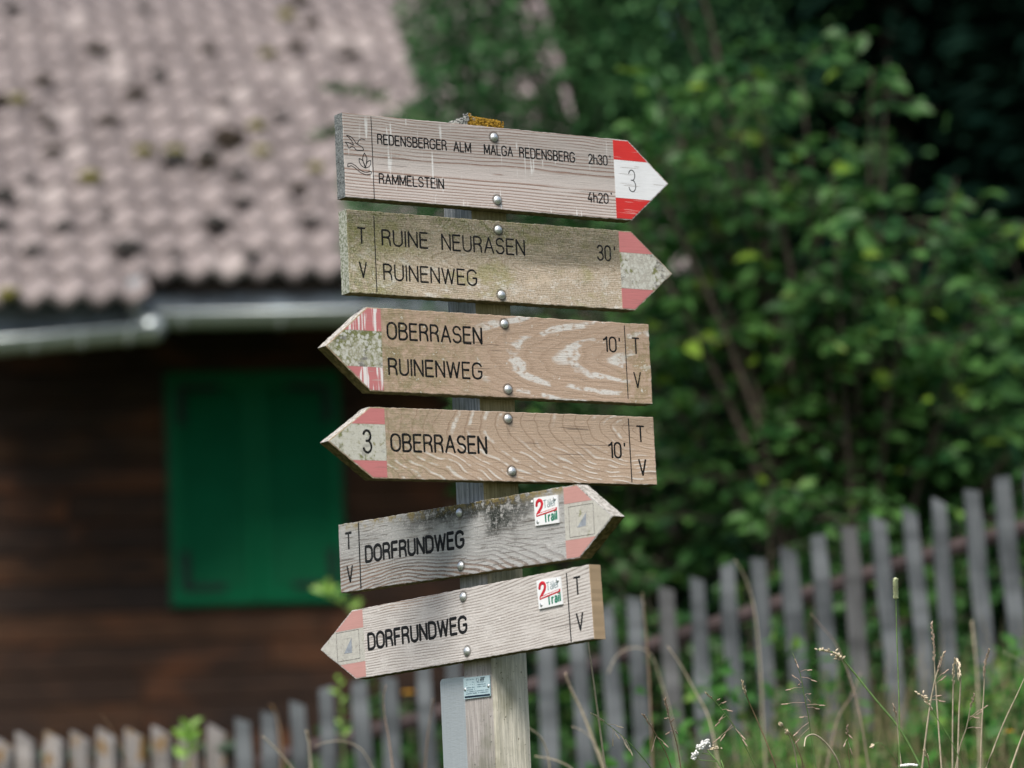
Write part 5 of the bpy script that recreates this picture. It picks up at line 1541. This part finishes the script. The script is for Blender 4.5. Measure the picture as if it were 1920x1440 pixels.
stalk('thin arched straw left of the greyish kinked blade', [(590, 1400), (610, 1392), (645, 1390), (680, 1408), (705, 1455)], 7.6, 'plain', M_STRAW, r=.0012, group=bl)
stalk('broad slanted straw blade before the low fence end', [(492, 1380), (515, 1402), (540, 1430), (560, 1460)], 7.5, 'plain', M_STRAW, r=.0025, group=bl)
stalk('short straw spike right of the broad slanted blade', [(574, 1370), (580, 1400), (584, 1455)], 7.7, 'spike', M_STRAW, M_HEADT, .0026, .04, group=bl)
stalk('long thin brown stalk leaning left across the lichen stained pickets', [(190, 1340), (210, 1368), (232, 1410), (252, 1460)], 8.6, 'plain', M_BROWN, r=.0013, group=bl)
stalk('brown weed head beside the first grey picket', [(508, 1322), (520, 1345), (528, 1400), (530, 1460)], 9.4, 'spike', M_BROWN, M_YEL, .004, .02, group=bl)
stalk('dim ochre stalk immediately left of the steel flat', [(812, 1310), (806, 1350), (800, 1400), (796, 1460)], 7.6, 'plain', M_BROWN, r=.0015, group=bl)

def yarrow():
    P = [at(1362, 1455, 6.0), at(1345, 1428, 6.0), at(1326, 1406, 6.0)]
    foot = P[0].copy(); foot.z = ground(foot.x, foot.y)-.02; foot.x += .02
    root = empty('yarrow', foot); tag(root, 'yarrow with a white flower umbel at the bottom right of the post', 'flower')
    def seg(pts, r): return tube_data([p-foot for p in pts], [r]*len(pts), 5)
    v, f = merge([seg([foot, P[0], P[1], P[2]], .0013), seg([P[1], at(1336, 1416, 6.0), at(1316, 1412, 6.0)], .0009), seg([P[1], at(1312, 1425, 6.0), at(1302, 1418, 6.0)], .0008), seg([P[0], at(1352, 1425, 6.0)], .001)])
    mesh('stem', v, f, M_GREEN, root, smooth=True)
    S_ = []; rr = random.Random(5)
    for k in range(130):
        a, b_ = rr.choice(((1318, 1396), (1322, 1393), (1310, 1402), (1305, 1412), (1301, 1420), (1314, 1399), (1326, 1393)))
        p = at(a+rr.gauss(0, 3), b_+rr.gauss(0, 2.6), 6.0+rr.gauss(0, .006)) - foot
        S_.append(blob(p, .0024, Vector((rr.gauss(0, 1), rr.gauss(0, 1), rr.gauss(0, .6))), .8))
    v, f = merge(S_); mesh('flower_umbel', v, f, M_WHITE, root, smooth=True)
    S_ = []
    for k in range(22):
        p = at(1340+rr.gauss(0, 5), 1403+rr.gauss(0, 2.2), 6.0+rr.gauss(0, .005)) - foot
        S_.append(blob(p, .0018, Vector((rr.gauss(0, 1), rr.gauss(0, 1), .5)), .9))
    v, f = merge(S_); mesh('faded_umbel', v, f, M_HEADT, root, smooth=True)
yarrow()
def daisy(label, px, py, dist, mat, sz, n=14, name='daisy'):
    c = at(px, py, dist); foot = Vector((c.x+.01, c.y, ground(c.x, c.y)-.02))
    root = empty(name, foot); tag(root, label, 'flower')
    v, f = tube_data([Vector((0, 0, 0)), (c-foot)*.5+Vector((.004, 0, 0)), c-foot], [.0013]*3, 5); mesh('stem', v, f, M_GREEN, root)
    S_ = []; rr = random.Random(px)
    for k in range(n*3):
        a = rr.uniform(0, 6.28); q = math.sqrt(rr.random())*sz
        S_.append(blob(c-foot+Vector((math.cos(a)*q, math.sin(a)*q, .002-q*q*8)), sz*.2, Vector((math.cos(a), math.sin(a), .2)), 1.2))
    v, f = merge(S_); mesh('flower_head', v, f, mat, root, smooth=True)
daisy('white flower head peeping in at the bottom below the timothy', 1703, 1436, 6.15, M_WHITE, .015)
daisy('orange yellow flower near the lower right corner', 1892, 1372, 8.2, M_YEL, .010, 8, 'yellow_flower')
daisy('small orange bloom behind the pickets left of the steel flat', 765, 1298, 11.0, M_YEL, .018, 8, 'yellow_flower')
